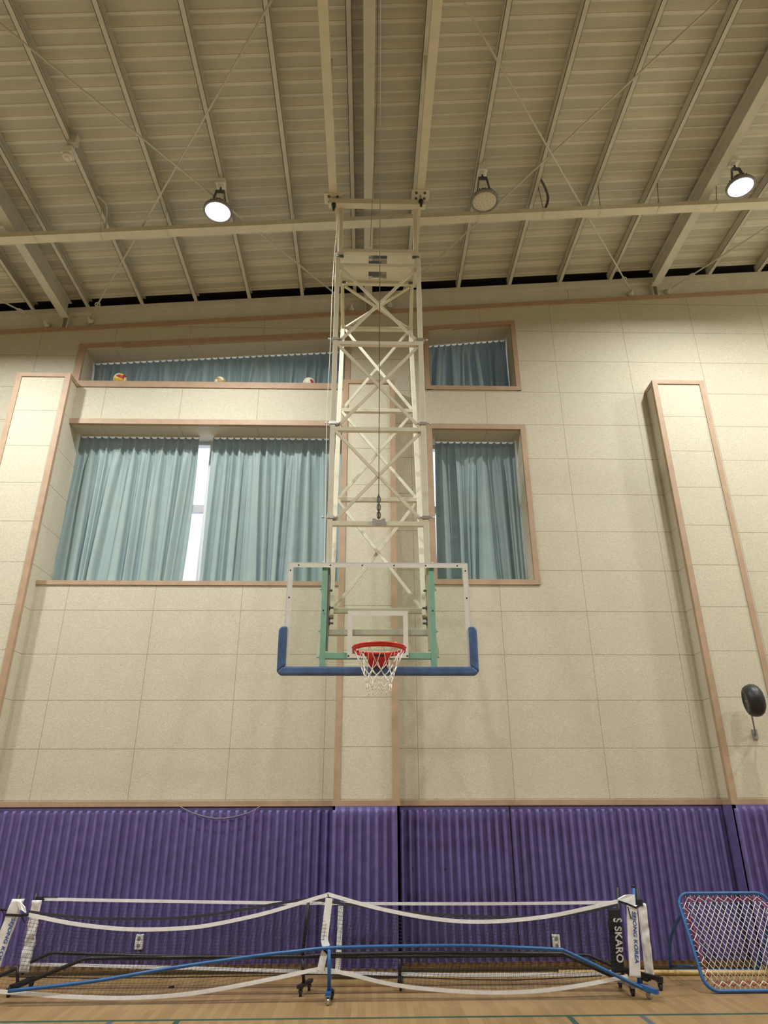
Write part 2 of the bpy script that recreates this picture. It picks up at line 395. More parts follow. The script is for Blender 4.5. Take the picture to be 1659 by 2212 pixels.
def frame4(x0, x1, z0, z1, h0, h1, w, label):
    t = MB(); t.prism([(x0-w, h0+w), (x1+w, h1+w), (x1+w, h1-.003), (x0-w, h0-.003)], W-e, W+.04)
    t.box((x0-w, W-e-.001, z0-w), (x0+.003, W+.04, h0+w*.4)); t.box((x1-.003, W-e-.001, z0-w), (x1+w, W+.04, h1+w*.4))
    t.box((x0-w, W-e-.002, z0-w), (x1+w, W+.05, z0+.003)); trim(t, label)
frame4(RX0, RX1, SUR, SUR, hUR(RX0), hUR(RX1), .072, 'tan frame of the small sloping upper right window')
frame4(RX0, RX1, SR, SR, HR, HR, .075, 'tan frame of the tall right window')

# windows: aluminium frames, glass
def window(n, x0, x1, zb, ht, mull, trans, label):
    f = MB(); y0, y1 = YW, YW+.07; w = .055
    f.box((x0, y0, zb), (x1, y1, zb+w)); f.prism([(x0, ht(x0)-w), (x1, ht(x1)-w), (x1, ht(x1)+.02), (x0, ht(x0)+.02)], y0, y1)
    f.box((x0, y0, zb), (x0+w, y1, ht(x0))); f.box((x1-w, y0, zb), (x1, y1, ht(x1)))
    for mx in mull: f.box((mx-.03, y0-.015, zb), (mx+.03, y1, ht(mx)))
    for tz in trans: f.box((x0, y0-.012, tz-.06), (x1, y1, tz+.06))
    o = struct(f.build('window_%d' % n, M['white_frame']), label)
    MB().add([(x0, y0+.04, zb), (x1, y0+.04, zb), (x1, y0+.04, ht(x1)), (x0, y0+.04, ht(x0))], [(0,1,2,3)]).build('pane', M['wglass'], o)
    return o
window(1, LX0, LX1, SLz, lambda x: HL, (-3.9, -3.2, -2.52, -1.8, -1.1), (5.98,), 'white aluminium window behind the wide left curtains')
window(2, RX0, RX1, SR, lambda x: HR, (1.67,), (5.98,), 'white aluminium window behind the right curtain')
window(3, LX0, LX1, SUL, hUL, (-3.2, -1.8), (), 'long upper left window with sloping head')
window(4, RX0, RX1, SUR, hUR, (1.67,), (), 'small upper right window with sloping head')

# other walls of the hall (behind and beside the viewer)
for nm, a, b in (('wall_left', (XL-.2, YB, 0), (XL, 9.9, 10.4)), ('wall_right', (XR, YB, 0), (XR+.2, 9.9, 11.2)), ('wall_front', (XL, YB-.2, 0), (XR, YB, 11.2))):
    struct(MB().box(a, b).build(nm, M['room']), {'wall_left': 'plain beige side wall on the left', 'wall_right': 'plain beige side wall on the right', 'wall_front': 'plain beige wall behind the viewer'}[nm])

# roof deck: ribbed metal sheets, ribs across the hall
CD = 9.915; prof = []
P = 0.333; k0 = -54
y = 4.85 + P*k0
while y < 9.0:
    prof += [(y-.006, 0.0, 0), (y-.048, 0.032, 2), (y-.098, 0.032, 2), (y-.140, 0.0, 0)][::-1]
    prof += [(y-.001, 0.0, 0), (y+.001, .006, 1), (y+.004, .006, 1), (y+.006, 0.0, 0), (y+.050, 0.0, 0), (y+.056, 0.009, 2), (y+P-.156, 0.009, 2), (y+P-.150, 0.0, 0)]
    y += P
prof = sorted(set(prof)); prof = [p for p in prof if p[0] < 9.09] + [(9.10, 0.0, 0)]
mb = MB(); vs = []
for (yy, dz, q) in prof: vs += [(XL-.2, yy, zr(CD, XL-.2)+dz), (XR+.2, yy, zr(CD, XR+.2)+dz)]
fs = [(2*i, 2*i+1, 2*i+3, 2*i+2) for i in range(len(prof)-1)]
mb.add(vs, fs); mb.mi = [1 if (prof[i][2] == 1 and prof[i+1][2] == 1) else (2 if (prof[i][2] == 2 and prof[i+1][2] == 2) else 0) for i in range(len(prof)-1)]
ceil = struct(mb.build('ceiling', [M['deck'], M['seam'], M['deck_flat_shade']]), 'ribbed beige metal roof deck')
mb = MB(); mb.prism([(XL-.3, zr(10.02, XL)), (XR+.3, zr(10.02, XR)), (XR+.3, zr(10.2, XR)), (XL-.3, zr(10.2, XL))], YB-.3, 9.95)
mb.prism([(XL-.3, zr(9.5, XL)), (XR+.3, zr(9.5, XR)), (XR+.3, zr(10.1, XR)), (XL-.3, zr(10.1, XL))], 9.78, 9.95)
mb.prism([(XL-.3, 9.3), (XR+.3, 9.3), (XR+.3, zr(9.2,XR)+.6), (XL-.3, zr(9.2,XL)+.6)], YW+.16, YW+.2)
mb.build('roof_backing', M['dark'], ceil)
mb = MB(); mb.prism([(XL, zr(CD-.018, XL)), (XR, zr(CD-.018, XR)), (XR, zr(CD-.004, XR)), (XL, zr(CD-.004, XL))], 9.055, 9.098)
mb.build('edge_flashing', M['deck'], ceil)

ordn = ['first', 'second', 'third', 'fourth', 'fifth', 'sixth', 'seventh', 'eighth', 'ninth', 'tenth']
# purlins
PX = [-.25 + .885*k for k in range(-10, 11)]
CP = 9.75
for k, x in zip(range(-10, 11), PX):
    m = MB(); zb = zr(CP, x); w = .032
    m.box((x-w, YB, zb), (x+w, 9.17, zb+.006)); m.box((x-w, YB, zb), (x-w+.006, 9.17, zb+.160)); m.box((x-w, YB, zb+.155), (x+w, 9.17, zb+.161))
    m.box((x+w-.004, YB, zb), (x+w, 9.17, zb+.02))
    o = m.build('roof_purlin', M['grey_steel'])
    if k == 0: lb = 'thin steel roof purlin directly left of the middle roof girder'
    elif k == 1: lb = 'thin steel roof purlin right beside the right hoop rail'
    elif k < 0: lb = 'thin steel roof purlin, %s one to the left of the left hoop rail' % ordn[-k-1]
    else: lb = 'thin steel roof purlin, %s one to the right of the right hoop rail' % ordn[k-2] if k < 11 else 'thin steel roof purlin at the right wall'
    tag(o, lb, 'beam', 'purlins under the roof deck')
# girders (I sections) running with the purlins
def girder(x, label):
    m = MB(); z = zr(9.535, x); h = .30; w = .065
    m.box((x-w, YB, z), (x+w, 9.10, z+.012)); m.box((x-w, YB, z+h-.012), (x+w, 9.10, z+h)); m.box((x-.006, YB, z+.012), (x+.006, 9.10, z+h-.012))
    return tag(m.build('roof_girder', M['grey_steel']), label, 'beam', 'deep girders under the roof')
girder(-5.0, 'deep steel roof girder meeting the wall above the left pilaster')
girder(-0.02, 'deep steel roof girder running above the hoop mast')
girder(4.93, 'deep steel roof girder slanting up to the right beside the right lit lamp')
# rafter on the wall
m = MB()
m.prism([(XL, zr(9.635, XL)), (XR, zr(9.635, XR)), (XR, zr(CP-.002, XR)), (XL, zr(CP-.002, XL))], 9.115, 9.26)
rf = tag(m.build('roof_rafter', M['grey_steel']), 'sloping steel rafter along the top of the end wall', 'beam')
m = MB(); m.prism([(XL, zr(9.2, XL)), (XR, zr(9.2, XR)), (XR, zr(9.65, XR)), (XL, zr(9.65, XL))], 9.195, 9.215); m.build('web', M['grey_steel'], rf)
for x in (-5.0, -.02, 4.93):
    m = MB(); m.box((x-.05, 9.12, zr(9.36, x)), (x-.038, 9.20, zr(9.65, x))); m.box((x+.038, 9.12, zr(9.36, x)), (x+.05, 9.20, zr(9.65, x)))
    m.build('stiffener', M['grey_steel'], rf)
m = MB()                                    # bolted splice
for i in range(7): m.lathe([(.008, 0), (.008, .012)], (3.30+.055*i, 9.113, zr(9.70, 3.3+.055*i)), (0,-1,0), 6)
for dx in (-.07, .02):
    for i in range(5): m.lathe([(.008, 0), (.008, .012)], (3.55+dx, 9.195, zr(9.44, 3.55)+.04*i), (0,-1,0), 6)
m.box((3.25, 9.105, zr(9.665, 3.3)), (3.70, 9.116, zr(9.74, 3.3))); m.box((3.43, 9.185, zr(9.42, 3.5)), (3.62, 9.196, zr(9.63, 3.5)))
m.build('splice_plate', M['grey_steel'], rf)

# bracing rods
CR = 9.455
def rod(x0, y0, x1, y1, label, dz=0.0):
    a = Vector((x0, y0, zr(CR+dz, x0))); b = Vector((x1, y1, zr(CR+dz, x1)))
    d = (b-a).normalized()
    r = tag(MB().tube([a, b], .0125, 8).build('bracing_rod', M['grey_steel']), label, 'rod', 'diagonal bracing rods under the roof')
    if y1 > 8.9:
        m = MB(); s = b - d*.42
        ring = [s + d*(.05*math.cos(t)) + Vector((0,0,1)).cross(d)*(.035*math.sin(t)) for t in [2*PI*i/14 for i in range(14)]]
        m.tube(ring, .009, 6, closed=True); m.build('turnbuckle', M['grey_steel'], r)
        m = MB(); m.lathe([(.055, 0), (.055, .02), (.03, .03), (.02, .09), (.02, .13)], b+Vector((0,.06,0)), (0,-1,0), 12); m.build('anchor', M['grey_steel'], r)
    return r
rod(-5.0, 2.95, -.30, 9.12, 'thin brace rod running down from the upper left corner to behind the hoop mast')
rod(.05, 2.95, -4.61, 9.12, 'thin brace rod running from the top middle down to the wall at left', .04)
rod(-.15, 2.95, 4.51, 9.12, 'thin brace rod falling from the top right of the hoop rails to the wall')
rod(4.95, 2.95, .35, 9.12, 'thin brace rod from the top right corner down to behind the mast', .04)
rod(-8.9, 4.3, -5.30, 9.12, 'short visible brace rod at the far left under the lower purlins')
rod(8.9, 4.2, 5.16, 9.12, 'short visible brace rod at the far right below the lit lamp')

# cable tray with clamps, hangers
CT = 9.365; TY = 7.27
m = MB(); m.prism([(XL, zr(CT, XL)), (XR, zr(CT, XR)), (XR, zr(CT+.075, XR)), (XL, zr(CT+.075, XL))], TY-.07, TY+.07)
tray = tag(m.build('cable_tray', M['cream']), 'long cream cable trunking crossing below the purlins', 'cable tray')
for x in (-4.64, -3.75, -2.84, -1.09, 1.56, 2.505, 3.34, 4.21, 5.08):
    m = MB(); z = zr(CT, x)
    m.box((x-.012, TY-.074, z-.004), (x+.012, TY+.074, z+.08)); m.build('clamp', M['grey_steel'], tray)
    kx = min(PX, key=lambda q: abs(q-x))
    m = MB(); m.tube([(x, TY-.05, z+.07), (kx+.03, TY-.15, zr(CP, kx)+.03)], .005, 6); m.lathe([(.014, 0), (.014, .03)], (x, TY-.05, z+.07), n=8)
    m.build('hanger', M['dgrey'] if x > 2 else M['grey_steel'], tray)
m = MB(); a = Vector((2.40, 6.95, zr(CP, 2.4)))
for i in range(3):
    o_ = .012*i; b = Vector((2.52+o_, TY-.03, zr(CT, 2.5)+.08))
    m.tube(catmull([a+Vector((o_, 0, .02)), a+Vector((.10+o_, .12, -.03)), a+Vector((.17+o_, .24, -.12)), b], 6), .007, 6)
m.build('wire_bundle', M['dgrey'], tray)
m = MB(); a = Vector((-3.79, 6.95, zr(CP, -3.79)))
m.tube(catmull([a+Vector((.03,0,.03)), a+Vector((.12,.12,0)), a+Vector((.10,.25,-.15)), Vector((-3.72, TY, zr(CT,-3.72)+.08))], 6), .012, 6); m.build('wire_bundle', M['grey_steel'], tray)

# ================================================================== LAMPS
def make_lamp(x, y, dz, lit, label, ang=0.0):
    zb = zr(CP, x); ztop = zb - .002; L = empty('high_bay_lamp', (x, y, zb), label, 'ceiling lamp', 'round high bay lamps under the roof')
    zd = zb - dz
    m = MB(); m.box((x-.055, y-.055, zb-.115), (x+.055, y+.055, zb-.025)); m.box((x-.065, y-.065, zb-.125), (x+.065, y+.065, zb-.112))
    m.box((x-.02, y-.05, zb-.03), (x+.02, y+.05, zb+.05))
    jb = m.build('junction_box', M['white_plastic'], L, bevel=.006)
    m = MB(); m.lathe([(.045, 0), (.045, -.012), (.035, -.013), (.035, -.03), (.02, -.03)], (x, y, zb-.125), n=20); m.build('cover_ring', M['white_plastic'], jb)
    zc = zb-.15
    m = MB(); m.lathe([(.012, 0), (.012, -.05)], (x, y, zc+.01), n=10); m.tube([(x+.02*math.cos(t), y, zc-.06+.03*math.sin(t)) for t in [2*PI*i/12 for i in range(12)]], .006, 6, closed=True)
    m.build('hook', M['dgrey'], L)
    # yoke with ears, driver, finned housing, rim, lens
    ya = zc-.075; h = ya-(zd+.075)
    m = MB(); w = .05
    for s in (-1, 1):
        m.bar((x+s*.055, y, ya-.01), (x+s*.105, y, zd+.075), .05, .012, (1,0,0))
    m.bar((x-.06, y, ya), (x+.06, y, ya), .05, .014)
    m.build('yoke', M['dgrey'], L, bevel=.003)
    m = MB(); m.lathe([(.03, h*0+.0), (.06, -.02), (.072, -.10), (.10, -.14), (.14, -.17)], (x, y, zd+.215), n=28)
    for i in range(20):
        t = 2*PI*i/20; c, s_ = math.cos(t), math.sin(t)
        m.bar((x+c*.105, y+s_*.105, zd+.045), (x+c*.105, y+s_*.105, zd+.13), .07, .004, (-s_, c, 0))
    m.build('heat_sink', M['dgrey'], L)
    m = MB(); m.lathe([(.001, .052), (.155, .05), (.183, .045), (.190, .03), (.188, .004), (.178, -.002), (.160, 0.0), (.158, .012)], (x, y, zd), n=48, cap=False); m.build('rim', M['mgrey'], L)
    m = MB(); m.lathe([(.16, .008), (.15, .003), (.08, .0), (.001, -.001)], (x, y, zd), n=48, cap=False)
    ln = m.build('lens', M['lit'] if lit else M['unlit'], L)
    if lit:
        la = bpy.data.lights.new('lamp_glow', 'AREA'); la.shape = 'DISK'; la.size = .30; la.energy = LAMP; la.color = LAMPCOL[:3]; la.spread = math.radians(166)
        lo = bpy.data.objects.new('lamp_glow', la); col.objects.link(lo); lo.parent = L; lo.location = (0, 0, -dz-.006)
    if not lit:
        ln['label'] = 'unlit cream lens dotted with diodes'
        m = MB()
        for r_, n_ in ((.04, 5), (.085, 9), (.128, 14)):
            for i in range(n_): t = 2*PI*i/n_+r_*9; m = MB(); m.lathe([(.0045, 0), (.0045, -.002)], (x+r_*math.cos(t), y+r_*math.sin(t), zd-.001), n=8); m.build('diode', M['mgrey'], ln)
    return L
make_lamp(-2.02, 6.75, .60, True, 'lit round high bay lamp hanging left of the hoop mast')
make_lamp(1.545, 6.72, .665, False, 'switched-off round high bay lamp hanging right of the hoop mast')
make_lamp(5.142, 6.75, .58, True, 'lit round high bay lamp near the right edge of the photo')
rows = [('far', 6.75), ('near', 1.0), ('rear', -4.9)]
for ri, (rn, ry) in enumerate(rows[:2]):
    for ci, rx in enumerate((-5.6, -2.02, 1.557, 5.142, 8.6)):
        if ri == 0 and 0 < ci < 4: continue
        if ri == 1 and ci == 2: continue
        make_lamp(rx, ry, .60, True, 'lit round high bay lamp out of view, %s row, %s from the left wall' % (rn, ordn[ci]))

# smoke detector hanging from a purlin
dx, dy = -3.79, 6.12; dz = zr(CP, dx)
D = empty('heat_detector', (dx, dy, dz), 'small white detector on a box hanging from a purlin at upper left', 'detector')
m = MB(); m.box((dx-.01, dy-.06, dz-.05), (dx+.10, dy+.03, dz+.10)); m.box((dx-.03, dy-.02, dz-.12), (dx+.03, dy+.02, dz)); m.build('bracket', M['grey_steel'], D, bevel=.005)
dc = Vector((dx+.01, dy, dz-.24))
m = MB(); m.box(dc+Vector((-.065,-.065,.02)), dc+Vector((.065,.065,.13))); m.build('back_box', M['white_plastic'], D, bevel=.01)
m = MB(); m.lathe([(.062, .02), (.062, -.005), (.05, -.02), (.035, -.022), (.034, -.03), (.026, -.050), (.001, -.037)], dc, n=24); m.build('sensor_head', M['white_plastic'], D)

# ================================================================== PURPLE WALL PADDING
def pad(x0, x1, yf, label, ret=None, phase=0.0):
    m = MB(); zb, zt = .10, 1.738; per = .100; n = max(1, round((x1-x0)/per)); per = (x1-x0)/n; hgt = .050
    shp = [(0, 0), (.02, .40), (.07, .72), (.15, .93), (.25, 1), (.35, .93), (.43, .72), (.48, .40), (.50, 0), (.999, 0)]
    zs = [(zb, 1), (zt-.085, 1), (zt-.068, .95), (zt-.056, .80), (zt-.047, .5), (zt-.042, 0), (zt, 0)]
    xs = [(x0+per*(k+u), v) for k in range(n) for u, v in shp] + [(x1, 0)]
    vs = [(x, yf - hgt*v*q, z) for z, q in zs for x, v in xs]; c = len(xs)
    fs = [(j*c+i, j*c+i+1, (j+1)*c+i+1, (j+1)*c+i) for j in range(len(zs)-1) for i in range(c-1)]
    m.add(vs, fs, True)
    m.box((x0, yf+.0005, zb), (x1, yf+.035, zt))
    if ret:
        m.box((x0, yf, zb), (x0+.03, ret, zt)); m.box((x1-.03, yf, zb), (x1, ret, zt))
    return tag(m.build('wall_pad', M['purple']), label, 'wall padding', 'ribbed purple wall pads')
YP = W-.045
pads = [pad(-4.595, -.405, YP, 'wide ribbed purple wall pad left of the middle pilaster'),
 pad(.408, 1.765, YP, 'ribbed purple wall pad directly right of the middle pilaster'),
 pad(1.78, 4.43, YP, 'ribbed purple wall pad behind the right end of the nets'),
 pad(-.400, .400, PY-.04, 'ribbed purple pad wrapped round the middle pilaster', W-.01),
 pad(-5.41, -4.600, PY-.04, 'ribbed purple pad wrapped round the left pilaster', W-.01),
 pad(4.44, 5.27, PY-.04, 'ribbed purple pad wrapped round the right pilaster behind the rebounder', W-.01),
 pad(-9.1, -5.42, YP, 'ribbed purple wall pad outside the left pilaster'), pad(5.28, 9.5, YP, 'ribbed purple wall pad outside the right pilaster')]
for (px, py, pi) in ((378, 1881, 0), (525, 1878, 0), (684, 1877, 0), (835, 1877, 3), (891, 1877, 1), (962, 1877, 1)):
    p = at(px, py, YP-.002 if pi != 3 else PY-.042); MB().lathe([(.012, 0), (.010, .006)], p, (0,-1,0), 10).build('screw', M['dark'], pads[pi])
m = MB()
for a, b in ((XL, -5.42), (-4.59, -.41), (.41, 4.43), (5.28, XR)): m.box((a, W-.05, .045), (b, W, .10))
for a, b in ((-5.40, -4.61), (-.39, .39), (4.45, 5.26)): m.box((a, PY-.05, .045), (b, PY, .10))
struct(m.build('baseboard_back', M['base_wood']), 'brown wooden base strip under the purple pads')
m = MB(); m.tube(catmull([at(388, 1742, YP-.04), at(425, 1759, YP-.05), at(475, 1768, YP-.05), at(530, 1758, YP-.05), at(562, 1742, YP-.04)], 8), .005, 6)
tag(m.build('drooping_cord', M['mgrey']), 'thin grey cord drooping from the wooden rail over the purple pads', 'cord')
def outlet(px, py, label):
    p = at(px, py, YP-.052); o = empty('wall_socket', p, label, 'socket', 'white wall sockets')
    x, y, z = p
    MB().box((x-.042, y-.006, z-.072), (x+.042, y+.050, z+.072)).build('cover_plate', M['white_plastic'], o, bevel=.004)
    for s in (-1, 1):
        m = MB(); m.lathe([(.021, 0), (.021, .003)], (x, y-.006, z+s*.034), (0,-1,0), 16); f = m.build('socket_face', M['mgrey'], o)
outlet(300, 2035, 'white wall socket seen through the nets at left')
outlet(1202, 2035, 'white wall socket seen through the nets at right')

# ================================================================== CURTAINS
def curtain(x0t, x1t, x0b, x1b, zt, zb, y0, seed, label, amp=.030, flare=0.0, per=.108):
    rnd = random.Random(seed); wdt = x1t-x0t; nx = int(wdt/.0095); nz = 44
    npl = max(3, round(wdt/per))
    ph = [rnd.uniform(0, 6.28) for _ in range(6)]
    m = MB(); vs = []
    for j in range(nz+1):
        v = j/nz; 
        for i in range(nx+1):
            u = i/nx; top = math.exp(-((1-v)*5)**1.2)      # 1 at the heading
            s = u*npl
            bul = math.sin(PI*(1-v))*flare
            xx = (x0t*(v)+x0b*(1-v)) + ((x1t-x0t)*v+(x1b-x0b)*(1-v))*u
            z0 = zb; z1 = zt(xx); 
            hang = 1-v
            w1 = math.cos(2*PI*s)                           # pinch pleats
            pl = (max(0, w1)**1.5)*1.0 - .3
            warp = s + .35*math.sin(2*PI*s/5.3+ph[0])*hang + .5*math.sin(2*PI*s/9.1+ph[1])*hang
            f = .55*math.sin(2*PI*warp*.5+ph[2]) + .35*math.sin(2*PI*warp*.83+ph[3]) + .30*math.sin(2*PI*warp*.31+ph[4]) + .18*math.sin(2*PI*warp*1.3+ph[5])
            f = math.tanh(2.4*f)
            k = min(1, hang*5)
            d = amp*((1-k)*pl*.9 + k*(.30*w1*max(0, 1-hang*1.6) + f*(0.8+.45*hang)))
            nn = noise.noise(Vector((xx*2.2, v*1.6, seed*3.1)))
            d += .018*nn*hang
            if v < .10: d += (.10-v)*10*.022*noise.noise(Vector((xx*11, v*14, seed)))
            sc = .014*(1-abs(math.sin(PI*s)))*0 + .012*(0.5-0.5*w1)*(v > .985)
            zz = z0 + (z1-z0)*v - sc
            vs.append((xx + .35*d*math.sin(2*PI*warp*.5) + bul*(u-.5)*0, y0 - d, zz))
    c = nx+1
    fs = [(j*c+i, j*c+i+1, (j+1)*c+i+1, (j+1)*c+i) for j in range(nz) for i in range(nx)]
    m.add(vs, fs, True)
    o = m.build('curtain', M['curtain']); tag(o, label, 'curtain', 'grey teal window curtains')
    m = MB(); n = max(3, int(wdt/.6)); a = x0t; b = x1t
    m.prism([(a, zt(a)+.006), (b, zt(b)+.006), (b, zt(b)+.026), (a, zt(a)+.026)], y0-.012, y0+.012)
    m.build('curtain_rail', M['white_plastic'], o)
    return o
YC = 9.54
curtain(-4.56, -2.69, -4.60, -2.69, lambda x: HL-.030, SLz+.004, YC, 3, 'grey teal curtain hanging left of the bright gap in the wide window', .050)
curtain(-2.47, -.40, -2.45, -.40, lambda x: HL-.030, SLz+.004, YC, 8, 'grey teal curtain hanging right of the bright gap in the wide window', .050)
curtain(1.06, 2.34, 1.02, 2.35, lambda x: HR-.035, SR+.004, YC, 21, 'grey teal curtain of the tall right window', .050)
curtain(-4.58, -.40, -4.58, -.40, lambda x: hUL(x)-.030, SUL+.004, YC+.02, 34, 'long low dark curtain with sloping top in the upper left window', .042)
curtain(.99, 2.35, .99, 2.35, lambda x: hUR(x)-.035, SUR+.004, YC+.02, 55, 'short dark curtain with sloping top in the upper right window', .042)

# ================================================================== BALLS ON THE SILLS
def volleyball(c, r, mats, rot, label):
    m = MB(); n, k = 36, 20; vs = []; R_ = Matrix.Rotation(rot[0], 3, 'X') @ Matrix.Rotation(rot[1], 3, 'Y') @ Matrix.Rotation(rot[2], 3, 'Z')
    for j in range(k+1):
        for i in range(n):
            a = PI*j/k; t = 2*PI*i/n; p = Vector((math.sin(a)*math.cos(t), math.sin(a)*math.sin(t), math.cos(a)))
            q = R_ @ p; vs.append(Vector(c)+q*r)
    for j in range(k):
        for i in range(n):
            a = PI*(j+.5)/k; t = 2*PI*(i+.5)/n; p = Vector((math.sin(a)*math.cos(t), math.sin(a)*math.sin(t), math.cos(a)))
            ax = max(range(3), key=lambda q: abs(p[q])); o = p[(ax+1) % 3]/abs(p[ax])
            m.cur = 1 if abs(o) < .33 else (0 if o > 0 else 2)
            m.f.append((j*n+i, j*n+(i+1) % n, (j+1)*n+(i+1) % n, (j+1)*n+i)); m.sm.append(True); m.mi.append(m.cur)
    m.v = [tuple(v) for v in vs]
    o = m.build('volleyball', [M[q] for q in mats]); return tag(o, label, 'ball', 'volleyballs on the upper window sill')
r = .105
volleyball((-3.995, 9.262, SUL+r), r, ('wine', 'yellow', 'ivory'), (.5, .4, .2), 'yellow, red and white volleyball, leftmost on the upper sill')
volleyball((-2.41, 9.33, SUL+r), r, ('gold', 'ivory', 'gold'), (.9, .1, .9), 'gold and ivory volleyball, middle one on the upper sill')
volleyball((-.972, 9.325, SUL+r), r, ('wine', 'ivory', 'ivory'), (.2, 1.2, .4), 'white and red volleyball nearest the hoop mast on the upper sill')
tag(MB().sphere((-1.575, 9.37, SLz+.035), .035).build('tennis_ball', M['tennis']), 'small yellow ball on the wide window sill below the curtain hem', 'ball')
tag(MB().lathe([(.001, .03), (.06, .028), (.105, .016), (.12, .0), (.112, .0), (.10, .010), (.001, .022)], (2.04, 9.33, SR+.001), n=28, cap=False).build('flying_disc', M['yellow']), 'yellow disc lying on the right window sill', 'disc')

# ================================================================== BASKETBALL HOOP
FY = 6.60; CX = .105; GX = .505
H = empty('basketball_hoop', (CX, FY, 0), 'ceiling-hung basketball hoop with cream lattice mast, glass backboard and white net', 'basketball hoop')
def rearY(z): return 6.72 + .235*(z-3.56)
def sq(m, p, q, w=.05, up=(0,1,0), h=None): m.bar(p, q, w, h or w, up)
# front ladder
def lattice(nm, zs, yf, xs, zend, diag, mat, dy=0):
    f = MB()
    for x in xs: sq(f, (x, yf(zend[0]), zend[0]), (x, yf(zend[1]), zend[1]), .055)
    o = f.build(nm, mat, H, bevel=.004)
    for z in zs:
        m = MB(); sq(m, (xs[0], yf(z), z), (xs[1], yf(z), z), .05); m.build('cross_bar', mat, o, bevel=.003)
    for a, b in diag:
        for s in (0, 1):
            m = MB(); off = .012 if s else -.012
            p = Vector((xs[s]+(.03 if s == 0 else -.03), yf(a)+off, a)); q = Vector((xs[1-s]+(-.03 if s == 0 else .03), yf(b)+off, b))
            m.bar(p, q, .034, .022, (0,1,0)); m.build('diagonal_brace', mat, o, bevel=.002)
    return o
xs = (CX-GX, CX+GX)
front = lattice('front_ladder', (7.952, 6.767, 5.598, 4.462), lambda z: FY, xs, (3.34, 8.15), ((7.93, 6.79), (6.745, 5.62), (5.575, 4.485)), M['cream'])
rear = lattice('rear_ladder', (7.884, 6.319, 4.942, 3.559), rearY, (CX-.475, CX+.475), (3.50, 7.93), ((7.86, 6.34), (6.295, 4.965), (4.918, 3.585)), M['cream'])
# clamps on the front tubes
for z in (6.82, 5.67, 4.53):
    for s, x in ((-1, xs[0]), (1, xs[1])):
        m = MB(); m.box((x-.042, FY-.040, z-.016), (x+.042, FY+.040, z+.016)); m.bar((x-.075, FY-.02, z), (x+.075, FY-.02, z), .014, .014)
        for e_ in (-.075, .075): m.lathe([(.012, -.01), (.012, .01)], (x+e_, FY-.02, z), (1,0,0), 6)
        m.build('tube_clamp', M['chrome'], front)
# lower bolts that join rear and front ladders, slotted side channels
for s in (-1, 1):
    x = CX+s*GX
    m = MB(); m.box((x-.02-s*.0, FY-.09, 3.12), (x+.02, FY-.03, 3.95)); m.box((x+s*.024, FY-.095, 3.12), (x+s*.030, FY-.01, 3.95))
    m.build('side_channel', M['mgrey'] if s < 0 else M['cream'], H)
    for z in (3.545, 3.44, 3.39):
        m = MB(); m.lathe([(.020, 0), (.020, .014), (.011, .015), (.011, .045)], (x-s*.02, FY-.05, z), (-s, 0, 0), 6); m.build('bolt', M['dgrey'], H)
    m = MB(); m.lathe([(.012, -.05), (.012, .05)], (x, FY-.06, 3.72), (1,0,0), 8); m.build('bolt', M['dgrey'], H)
    m = MB(); m.bar((x+s*.045, FY-.06, 3.90), (x+s*.045, 6.53, 4.02), .02, .05, (0,0,1)); m.bar((x+s*.045, FY-.02, 3.30), (x+s*.075, 6.53, 3.05), .03, .012, (0,1,0))
    m.build('stay_plate', M['cream'], H)
m = MB(); sq(m, (xs[0]-.02, FY-.03, 3.301), (xs[1]+.02, FY-.03, 3.301), .055, h=.065); m.build('cross_bar', M['grey_steel'], H, bevel=.003)
for s in (-1, 1):
    m = MB(); m.bar((CX+s*.44, 7.29, 8.24), (CX-s*.44, rearY(7.91), 7.91), .034, .022, (0,0,1)); m.build('diagonal_brace', M['cream'], rear)
# top: platform with winch openings, pivot bar, rear hangers
T = MB(); pa, pb = Vector((0, 6.63, 8.19)), Vector((0, 7.26, 8.30))
def plat(u, x): p = pa.lerp(pb, u); return Vector((CX+x, p.y, p.z))
for (u0, u1, x0, x1) in ((0, 1, -.475, -.12), (0, 1, .12, .475), (0, .06, -.12, .12), (.38, .62, -.12, .12), (.88, 1, -.12, .12)):
    lo = [plat(u0, x0), plat(u0, x1), plat(u1, x1), plat(u1, x0)]; T.hexa(lo, [p+Vector((0,0,.02)) for p in lo])
plt = T.build('platform', M['cream'], H)
m = MB(); m.lathe([(.035, -.13), (.035, .13)], (CX, 6.82, 8.34), (1,0,0), 16); m.box((CX-.12, 7.0, 8.30), (CX+.05, 7.15, 8.42)); m.build('winch_drum', M['dgrey'], plt)
m = MB(); sq(m, (CX-.475, 6.60, 8.185), (CX+.475, 6.60, 8.185), .055); m.build('cross_bar', M['cream'], H, bevel=.003)
m = MB(); sq(m, (CX-.475, 7.27, 8.285), (CX+.475, 7.27, 8.285), .055); m.build('cross_bar', M['cream'], H, bevel=.003)
